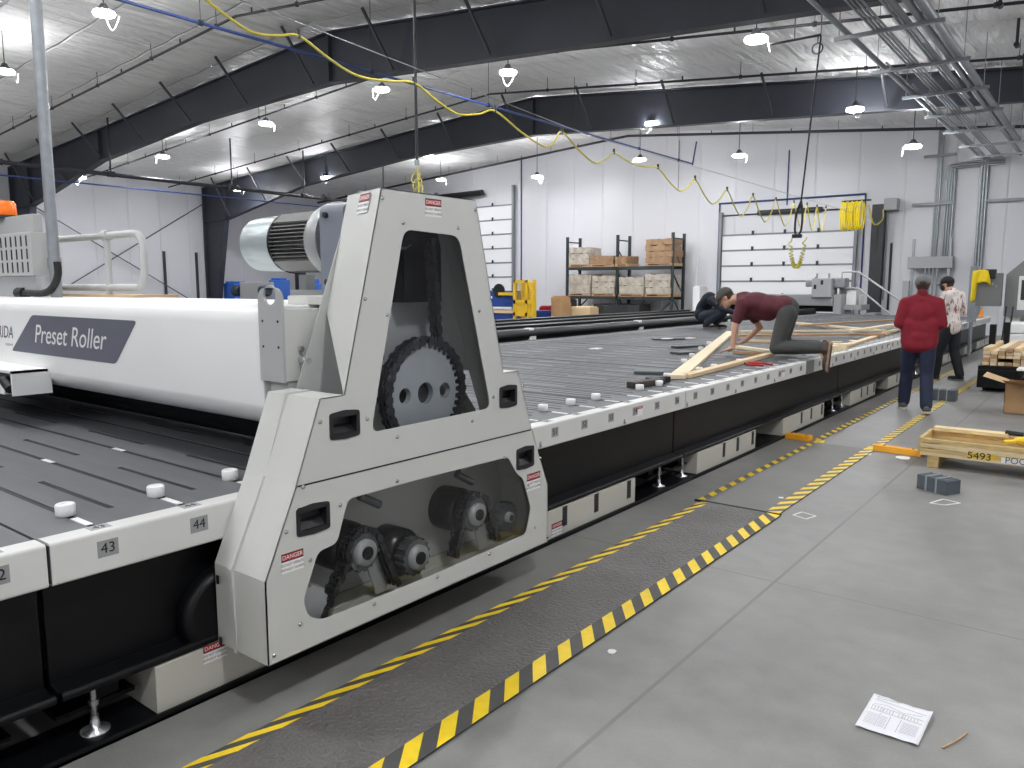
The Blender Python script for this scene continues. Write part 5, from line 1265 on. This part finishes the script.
# long slanting pendant cord with gripper
a, b = on_y(821, 36, 14.5), on_y(797, 236, 14.5)
t = thing('tool_pendant', tuple(b), 'long slanting black cord with a hanging tool and coiled hose below it', 'tool pendant')
MB().cyl(a, b + (a - b).normalized() * .5, .016, n=8).cyl((a.x, 14.5, a.z), (a.x, 14.5, roofz(a.x) - .05), .01, n=6).build('cord', INK, t)
dd = (a - b).normalized()
MB().tube(smoothpath([b + dd * .62, b + dd * .4 + Vector((-.06, 0, 0)), b + dd * .1 + Vector((-.05, 0, 0)), b + dd * .02, b + dd * .1 + Vector((.06, 0, 0)), b + dd * .4 + Vector((.05, 0, 0)), b + dd * .62], 5), .02, 8).build('hook_loop', INK, t)
MB().cbox(b, (.17, .08, .07)).build('tool_body', INK, t, bevel=.015)
cl_, pts = [], []
l0, l1 = on_y(790, 238, 14.5), on_y(805, 238, 14.5); bt_ = on_y(797, 268, 14.5)
for i in range(161):
    s = i / 160; ang = math.pi * s; c_ = Vector((l0.x + (l1.x - l0.x) * s, 14.5, l0.z - (l0.z - bt_.z) * math.sin(ang) ** .6)); th = s * 2 * math.pi * 24
    pts.append(c_ + Vector((.035 * math.cos(th), .035 * math.sin(th), .0)))
MB().tube(pts, .011, 5).build('coiled_hose', YELHOSE, t)
t = thing('cord_reel_arm', (-4.6, 14.5, 5.9), 'horizontal conduit with a ring carrying the slanting pendant cord', 'conduit')
MB().cyl((on_y(770, 41, 14.5).x, 14.5, a.z + .02), (a.x, 14.5, a.z + .02), .022, n=8).cyl((-4.9, 14.5, a.z), (-4.9, 14.5, roofz(-4.9) - .05), .01, n=6).build('arm', PIPE, t)
MB().tube([(a.x - .05 + .09 * math.cos(q), 14.5, a.z - .2 + .09 * math.sin(q)) for q in [2 * math.pi * k / 18 for k in range(18)]], .012, 6, closed=True).cyl((a.x - .05, 14.5, a.z - .12), (a.x - .05, 14.5, a.z + .02), .01, n=6).build('ring', PIPE, t)
# ------------------------------------------------------------------ people
SKIN = mat('skin', (206, 160, 136), .5)
class Fig(MB):
    def cap(self, a, b, ra, rb, n=14):
        a, b = Vector(a), Vector(b); d = b - a; L = d.length
        if L < 1e-5: return self.sphere(a, ra)
        prof = [(-ra * math.cos(t), ra * math.sin(t)) for t in [math.pi / 2 * i / 4 for i in range(5)]]
        prof[0] = (-ra, 1e-6)
        prof += [(L + rb * math.sin(t), rb * math.cos(t)) for t in [math.pi / 2 * i / 4 for i in range(5)]]
        prof[-1] = (L + rb, 1e-6)
        return self.lathe(a, d, prof, n)
    def chain(self, pts, rs):
        for i in range(len(pts) - 1): self.cap(pts[i], pts[i + 1], rs[i], rs[i + 1])
        return self
    def ell(self, c, r, ax):
        o = len(self.v); self.sphere((0, 0, 0), r, 16, 10); c = Vector(c); X, Y, Z = [Vector(a) for a in ax]
        for i in range(o, len(self.v)):
            p = self.v[i]; self.v[i] = tuple(c + X * p[0] + Y * p[1] + Z * p[2])
        return self
    def skin(self, name, m, parent, vox=.012, it=3):
        o = self.build(name, m, parent, smooth=True)
        r = o.modifiers.new('r', 'REMESH'); r.mode = 'VOXEL'; r.voxel_size = vox; r.use_smooth_shade = True
        s = o.modifiers.new('s', 'SMOOTH'); s.factor = .5; s.iterations = it
        return o
def frame_of(up, fwd):
    up = Vector(up).normalized(); fwd = Vector(fwd); fwd = (fwd - up * up.dot(fwd)).normalized(); rt = fwd.cross(up)
    return rt, fwd, up
def hand(F, wrist, d, palm, thumb_side, curl=.35):
    """palm and five bent fingers; d = pointing direction, palm = palm normal, thumb_side = +1/-1 along the lateral axis"""
    d = Vector(d).normalized(); palm = Vector(palm); palm = (palm - d * d.dot(palm)).normalized(); lat = d.cross(palm) * thumb_side
    w_ = Vector(wrist); k = w_ + d * .09
    F.cap(w_ - d * .01, w_ + d * .03, .027, .03)
    for s in (-.03, -.01, .01, .03): F.cap(w_ + d * .025 + lat * s * .75, k + lat * s, .017, .0135, 10)
    for s, L in ((.033, .072), (.011, .082), (-.011, .076), (-.033, .060)):
        a = k + lat * s; q1 = a + (d + palm * curl * .5).normalized() * L * .5; q2 = q1 + (d + palm * curl * 1.4).normalized() * L * .5
        F.chain([a, q1, q2], [.0105, .0095, .008])
    t0 = w_ + d * .03 + lat * .03; t1 = t0 + (lat * .8 + d * .7 + palm * .3).normalized() * .045; t2 = t1 + (d + lat * .25 + palm * .4).normalized() * .035
    F.chain([t0, t1, t2], [.014, .012, .0095])
def head(F, c, up, fwd, s=1.0):
    rt, fw, up = frame_of(up, fwd); c = Vector(c)
    F.ell(c + up * .02 * s - fw * .012, (.075 * s, .096 * s, .095 * s), (rt, fw, up))
    F.ell(c - up * .045 * s + fw * .026, (.058 * s, .066 * s, .07 * s), (rt, fw, up))
    F.cap(c + fw * .088 * s + up * .012, c + fw * .112 * s - up * .018 * s, .009, .014, 8)      # nose
    F.ell(c + fw * .086 * s - up * .06 * s, (.024, .012, .009), (rt, fw, up))                    # mouth
    F.ell(c + fw * .08 * s - up * .095 * s, (.022, .016, .016), (rt, fw, up))                    # chin
    F.ell(c + fw * .082 * s + up * .03 * s, (.045, .012, .009), (rt, fw, up))                    # brow
    for k in (-1, 1): F.ell(c + rt * k * .077 * s - fw * .008 - up * .005, (.010, .022, .032), (rt, fw, up))
def eyes(parent, c, up, fwd):
    rt, fw, up = frame_of(up, fwd); mb = MB(); c = Vector(c)
    for k in (-1, 1): mb.sphere(c + rt * k * .031 + fw * .083 + up * .012, .011, 8, 6)
    mb.build('eye', mat('eye_dark', (40, 32, 28), .3), parent)
def baseball_cap(parent, c, up, fwd, m, mb_brim=True, back_open=False, name='cap'):
    rt, fw, up = frame_of(up, fwd); c = Vector(c) + up * .045
    F = Fig(); n = 20
    vs = []; fs = []
    rows = 7
    for j in range(rows + 1):
        t = (math.pi / 2) * j / rows
        for i in range(n):
            a = 2 * math.pi * i / n; vs.append(c + rt * .088 * math.cos(t) * math.cos(a) + fw * (.105 * math.cos(t) * math.sin(a) - .01) + up * (.088 * math.sin(t)))
    for j in range(rows): fs += [(j * n + i, j * n + (i + 1) % n, (j + 1) * n + (i + 1) % n, (j + 1) * n + i) for i in range(n)]
    lo = [c + rt * .086 * math.cos(2 * math.pi * i / n) + fw * (.104 * math.sin(2 * math.pi * i / n) - .01) - up * .03 for i in range(n)]
    o = len(vs); vs += lo; fs += [(o + i, o + (i + 1) % n, (i + 1) % n, i) for i in range(n)]
    F.add(vs, fs, 0, True)
    w_ = []
    for i in range(9):
        a = math.pi * (.12 + .76 * i / 8); w_.append((.088 * math.cos(a), .098 * math.sin(a)))
    vs = [c + rt * x + fw * (y - .01) - up * .028 for x, y in w_] + [c + rt * x * .95 + fw * (y + .075 * math.sin(math.pi * i / 8) ** .6) - up * (.04 + .012 * math.sin(math.pi * i / 8)) for i, (x, y) in enumerate(w_)]
    F.add(vs, [(i, i + 1, 10 + i, 9 + i) for i in range(8)], 0, True)
    F.sphere(c + up * .088 - fw * .01, .008, 8, 5)
    o_ = F.build(name, m, parent, smooth=True); s = o_.modifiers.new('s', 'SOLIDIFY'); s.thickness = .005; s.offset = 1
    if back_open:
        a = c - fw * .105 - up * .0
        MB().ell(a, (.042, .012, .03), (rt, fw, up)) if False else Fig().ell(c - fw * .112 - up * .008, (.04, .012, .026), (rt, fw, up)).build('strap_gap', mat('hair_brown', (60, 46, 38), .7), parent)
    return o_
def shoe(F, heel, toe, up, w_=.052, h=.058):
    heel, toe, up = Vector(heel), Vector(toe), Vector(up).normalized(); d = (toe - heel); L = d.length; d.normalize(); rt = d.cross(up)
    F.ell(heel + d * L * .25 + up * h * .9, (w_ * .85, L * .28, h * 1.0), (rt, d, up))
    F.ell(heel + d * L * .66 + up * h * .6, (w_, L * .36, h * .72), (rt, d, up))
    F.cap(heel + d * .04 + up * .02, toe - d * .04 + up * .02, .032, .034)
def sole(parent, heel, toe, up, m, w_=.05):
    heel, toe, up = Vector(heel), Vector(toe), Vector(up).normalized(); d = (toe - heel); L = d.length; d.normalize(); rt = d.cross(up)
    out = [(-.8, .02), (-.9, .2), (-.72, .45), (-1, .72), (-.7, .95), (0, 1.02), (.7, .95), (1, .72), (.72, .45), (.9, .2), (.8, .02), (0, -.02)]
    MB().plate([[(a * w_, b * L) for a, b in out]], lambda u, v: heel + rt * u + d * v, up * .024).build('sole', m, parent)

def person(root_loc, label, J, skinm, shirt, shirtname, shirtm, trm, shoem, solem, capm=None, sleeve='long', belly=.15, back_open=False, extras=None, hairm=None):
    """J: world joints. One continuous body; clothes, hair and shoes are its children."""
    t = thing('person', root_loc, label, 'person')
    V = {k: Vector(v) for k, v in J.items() if k != 'drape' and not isinstance(v, (int, float))}
    up, fw = V['head_up'], V['head_fwd']
    rt_t, _, _ = frame_of(V['chest'] - V['pelvis'], V['fwd'])
    B = Fig(); head(B, V['head'], up, fw)
    B.cap(V['neck'], V['head'] - up.normalized() * .05, .058, .055)
    B.chain([V['pelvis'], V['belly'], V['chest']], [.12, .12, .13]); B.cap(V['shL'], V['shR'], .05, .05)
    for s in 'LR':
        B.chain([V['sh' + s], V['el' + s], V['wr' + s]], [.05, .042, .028])
        B.chain([V['hip' + s], V['kn' + s], V['an' + s]], [.085, .058, .042]); B.cap(V['an' + s], V['toe' + s], .032, .022)
        hand(B, V['wr' + s], V['hd' + s], V['pn' + s], J.get('ts' + s, 1), J.get('curl' + s, .4))
    B.skin('body', skinm, t, .0095, 2)
    eyes(t, V['head'], up, fw)
    # hair
    rt, f_, u_ = frame_of(up, fw); H = Fig(); H.ell(V['head'] + u_ * .022 - f_ * .026, (.082, .092, .098), (rt, f_, u_)); H.ell(V['head'] - u_ * .03 - f_ * .045, (.068, .05, .06), (rt, f_, u_)); H.skin('hair', hairm or mat('hair_brown', (60, 46, 38), .7), t, .012, 2)
    # shirt
    T = Fig(); wd = rt_t
    fwd_t = frame_of(V['chest'] - V['pelvis'], V['fwd'])[1]; upt = (V['chest'] - V['pelvis']).normalized()
    T.ell(V['chest'], (.195, .13, .2), (wd, fwd_t, upt)); T.ell(V['chest'] - upt * .02 - fwd_t * .02, (.17, .12, .2), (wd, fwd_t, upt))
    T.ell(V['belly'], (belly + .03, belly - .01, .21), (wd, fwd_t, upt)); T.ell(V['pelvis'] + upt * .04, (.18, .145, .12), (wd, fwd_t, upt))
    T.cap(V['shL'], V['shR'], .07, .07); T.cap(V['neck'] - upt * .02, V['shL'] + upt * .005, .062, .066); T.cap(V['neck'] - upt * .02, V['shR'] + upt * .005, .062, .066); T.cap(V['neck'] - upt * .05, V['neck'] + (V['head'] - V['neck']).normalized() * .015, .085, .064)
    T.cap(V['pelvis'] - wd * .07 - upt * .0, V['pelvis'] + wd * .07 - upt * .0, .125, .125)
    if J.get('drape') is not None:
        for p, r_ in J['drape']: T.sphere(p, r_)
    for s in 'LR':
        if sleeve == 'long': T.chain([V['sh' + s], V['el' + s], V['wr' + s]], [.078, .062, .046])
        else:
            e = V['sh' + s].lerp(V['el' + s], .68); T.cap(V['sh' + s], e, .078, .066)
    T.skin(shirtname, shirtm, t, .014, 16)
    # trousers
    P = Fig(); P.cap(V['hipL'], V['hipR'], .10, .10); P.ell(V['pelvis'] - upt * .04, (.16, .108, .11), (wd, fwd_t, upt))
    for s in 'LR':
        a = V['an' + s]; k = V['kn' + s]; e = a.lerp(k, .02)
        P.chain([V['hip' + s], V['hip' + s].lerp(k, .5), k, k.lerp(e, .45), e], [.108, .098, .08, .08, .074])
    P.skin('trousers', trm, t, .014, 4)
    S_ = Fig()
    for s in 'LR':
        heel, toe, su = V['heel' + s], V['toe2' + s], V['sup' + s]
        o = Fig(); shoe(o, heel, toe, su); o.cap(V['an' + s] + (V['kn' + s] - V['an' + s]).normalized() * .03, heel + (toe - heel) * .25 + su.normalized() * .05, .06, .056); o = o.skin('shoe', shoem, t, .01, 2); sole(o, heel - su.normalized() * .004, toe, su, solem)
    if capm: baseball_cap(t, V['head'], up, fw, capm, back_open=back_open)
    if extras: extras(t, V)
    return t

# --- man in the red sweater, walking away along the tape
base = Vector((-1.97, 11.05, 0)); f = Vector((-.20, .98, 0)).normalized(); r = Vector((f.y, -f.x, 0))
L_ = lambda s, fo, u: base + r * s + f * fo + Vector((0, 0, u))
J = dict(head=L_(.0, .06, 1.625), head_up=(0, 0, 1), head_fwd=f + Vector((0, 0, -.25)), fwd=f, neck=L_(0, .0, 1.50), chest=L_(0, .02, 1.29), belly=L_(0, .03, 1.08), pelvis=L_(0, 0, .94), drape=[(L_(s_ * .105, .0, u_), .118) for s_ in (-1, 1) for u_ in (.93, .99, 1.06, 1.13)] + [(L_(s_ * .085, -.01, .88), .122) for s_ in (-1, 0, 1)],
 shL=L_(-.185, 0, 1.405), shR=L_(.185, 0, 1.405), elL=L_(-.25, -.03, 1.14), elR=L_(.25, -.03, 1.14), wrL=L_(-.15, .20, 1.10), wrR=L_(.15, .20, 1.10), hdL=r * .7 + f * .7, hdR=-r * .7 + f * .7, pnL=(0, 0, 1), pnR=(0, 0, 1), tsL=-1, tsR=1,
 hipL=L_(-.095, 0, .90), hipR=L_(.095, 0, .90), knL=L_(-.115, .17, .50), knR=L_(.11, .0, .49), anL=L_(-.13, .22, .10), anR=L_(.12, -.20, .11), toeL=L_(-.14, .36, .04), toeR=L_(.14, -.06, .04),
 heelL=L_(-.13, .14, .006), toe2L=L_(-.15, .42, .006), supL=(0, 0, 1), heelR=L_(.12, -.28, .03), toe2R=L_(.14, -.01, .008), supR=(0, 0, 1))
RED = mat('sweater_red', (126, 20, 38), .85, var=.06, scale=10); JEAN = mat('jeans_navy', (30, 38, 62), .8, var=.15, scale=12)
def ex_red(t, V):
    up = Vector((0, 0, 1)); Fig().cap(V['neck'] + up * -.01, V['neck'] + up * .035, .07, .064).skin('collar', mat('collar_red', (108, 16, 32), .85), t, .012, 3)
person(base, 'man in a red sweater and grey cap seen from behind on the walkway', J, SKIN, None, 'sweater', RED, JEAN, mat('shoe_grey', (92, 92, 92), .7), mat('sole_pale', (206, 200, 190), .7), mat('cap_grey', (112, 112, 112), .8), belly=.17, back_open=True, extras=ex_red)

# --- man in the patterned shirt beyond him, turned toward the table
def patterned():
    m = bpy.data.materials.new('shirt_patterned'); m.use_nodes = True; nt = m.node_tree; N = nt.nodes; L = nt.links; b = N['Principled BSDF']
    tc = N.new('ShaderNodeTexCoord'); mp = N.new('ShaderNodeMapping'); mp.inputs['Scale'].default_value = (16, 16, 5); L.new(tc.outputs['Object'], mp.inputs[0])
    n = N.new('ShaderNodeTexNoise'); n.inputs['Scale'].default_value = 1.6; n.inputs['Detail'].default_value = 3; L.new(mp.outputs[0], n.inputs['Vector'])
    cr = N.new('ShaderNodeValToRGB'); e = cr.color_ramp.elements; e[0].position = .36; e[0].color = lin((120, 70, 70)); e[1].position = .46; e[1].color = lin((222, 214, 210)); L.new(n.outputs[0], cr.inputs[0])
    L.new(cr.outputs[0], b.inputs['Base Color']); b.inputs['Roughness'].default_value = .8; return m
base = Vector((-2.22, 15.1, 0)); f = Vector((-.88, .47, 0)).normalized(); r = Vector((f.y, -f.x, 0))
J = dict(head=L_(.0, .13, 1.65), head_up=(-.1, 0, 1), head_fwd=Vector((-.95, .2, -.3)), fwd=f, neck=L_(0, .0, 1.53), chest=L_(0, .02, 1.32), belly=L_(0, .02, 1.10), pelvis=L_(0, 0, .95),
 drape=[(L_(s_ * .06, -.01, u_), .115) for s_ in (-1, 0, 1) for u_ in (.90, .96)],
 shL=L_(-.19, 0, 1.46), shR=L_(.19, 0, 1.46), elL=L_(-.24, .05, 1.17), elR=L_(.26, -.02, 1.17), wrL=L_(-.12, .26, 1.14), wrR=L_(.12, .24, 1.12), hdL=r * .6 + f * .8, hdR=-r * .6 + f * .8, pnL=(0, 0, 1), pnR=(0, 0, 1), tsL=-1, tsR=1,
 hipL=L_(-.09, 0, .91), hipR=L_(.09, 0, .91), knL=L_(-.10, .12, .50), knR=L_(.10, -.02, .50), anL=L_(-.10, .16, .10), anR=L_(.12, -.14, .11), toeL=L_(-.11, .3, .04), toeR=L_(.13, -.12, .04),
 heelL=L_(-.10, .08, .006), toe2L=L_(-.11, .36, .006), supL=(0, 0, 1), heelR=L_(.12, -.21, .012), toe2R=L_(.13, .08, .008), supR=(0, 0, 1))
def ex_mask(t, V):
    rt, fw, up = frame_of(V['head_up'], V['head_fwd']); Fig().ell(V['head'] - up * .05 + fw * .045, (.068, .066, .062), (rt, fw, up)).skin('face_mask', INK, t, .012, 2)
person(base, 'man in a white patterned shirt, black cap and face mask at the far table edge', J, SKIN, None, 'shirt', patterned(), mat('trousers_black', (24, 26, 34), .8), mat('shoe_black', (26, 26, 28), .7), mat('sole_mid', (130, 130, 130), .7), mat('cap_black', (22, 22, 26), .8), belly=.14, extras=ex_mask)

# --- man in maroon kneeling on the table
YN, YC, YF = 9.28, 9.46, 9.66
A = lambda q, y: on_y(q[0], q[1], y)
J = dict(head=A((726, 298), YC), head_up=(-.66, -.05, .72), head_fwd=(-.72, -.12, -.68), fwd=(-.05, 0, -1), neck=A((741, 297), YC), chest=A((756, 303), YC), belly=A((771, 306), YC), pelvis=A((786, 307), YC),
 shL=A((742, 304), YN), shR=A((745, 303), YF), elL=A((735, 327), YN - .02), wrL=A((732.5, 348), YN - .03), elR=A((760, 327), YF + .12), wrR=A((745, 341), YF + .1), hdL=(-.9, -.1, -.35), hdR=(-.9, 0, -.30), pnL=(.2, 0, -1), pnR=(.2, 0, -1), tsL=-1, tsR=1, curlL=.05, curlR=.15,
 hipL=A((787, 313), YN + .06), hipR=A((790, 311), YF - .06), knL=A((776, 348), YN + .02), knR=A((781, 346), YF), anL=A((820, 347.5), YN), anR=A((818, 346), YF), toeL=A((826, 366), YN), toeR=A((826, 360), YF),
 heelL=A((831.5, 343), YN), toe2L=A((828, 372), YN), supL=(-1, 0, .1), heelR=A((830, 341), YF), toe2R=A((827, 366), YF), supR=(-1, 0, .1))
J['drape'] = [(A((760, 309), YC), .145), (A((750, 309), YC), .135), (A((768, 310), YC), .14)]
MAR = mat('shirt_maroon', (84, 32, 42), .8, var=.08, scale=10); CHAR = mat('trousers_charcoal', (64, 66, 64), .8, var=.08, scale=12)
for k in ('wrL', 'wrR'): J[k] = Vector(J[k]); J[k].z = max(J[k].z, DZ + .07)
person(Vector((A((780, 350), YC).x, YC, DZ)), 'man in a maroon shirt kneeling on the table and leaning over the lumber', J, SKIN, None, 'shirt', MAR, CHAR, mat('boot_brown', (70, 58, 50), .7), mat('boot_sole', (150, 124, 106), .8), mat('cap_olive', (74, 72, 66), .8), sleeve='short', belly=.15)

# --- person in dark clothes squatting farther back
YB = 15.0
J = dict(head=A((721, 297), YB), head_up=(.45, -.1, .85), head_fwd=(.75, -.2, -.6), fwd=(.75, -.2, -.4), neck=A((713, 297), YB), chest=A((708, 301), YB), belly=A((703, 307), YB), pelvis=A((702, 314), YB),
 shL=A((713, 300), YB + .17), shR=A((711, 301), YB - .17), elL=A((726, 309), YB + .2), elR=A((722, 309), YB - .2), wrL=A((736, 314), YB + .1), wrR=A((735, 313), YB - .12), hdL=(.9, 0, -.35), hdR=(.9, 0, -.35), pnL=(0, 0, -1), pnR=(0, 0, -1), tsL=1, tsR=-1,
 hipL=A((704, 315), YB + .1), hipR=A((703, 316), YB - .1), knL=A((726, 309), YB + .12), knR=A((722, 311), YB - .14), anL=A((716, 323), YB + .12), anR=A((707, 323), YB - .14), toeL=A((724, 326), YB + .12), toeR=A((716, 327), YB - .14),
 heelL=A((712, 327), YB + .12), toe2L=A((727, 327), YB + .12), supL=(0, 0, 1), heelR=A((703, 328), YB - .14), toe2R=A((718, 328), YB - .14), supR=(0, 0, 1))
for k in ('heelL', 'toe2L', 'heelR', 'toe2R'): J[k] = Vector(J[k]); J[k].z = DZ + .006
person(Vector((A((708, 327), YB).x, YB, DZ)), 'person in a dark navy top squatting behind the kneeling man', J, SKIN, None, 'top', mat('top_navy', (24, 28, 42), .8), mat('jeans_dark', (44, 50, 64), .8, var=.1, scale=10), mat('shoe_black', (26, 26, 28), .7), mat('sole_mid', (130, 130, 130), .7), mat('cap_black', (22, 22, 26), .8), belly=.13)
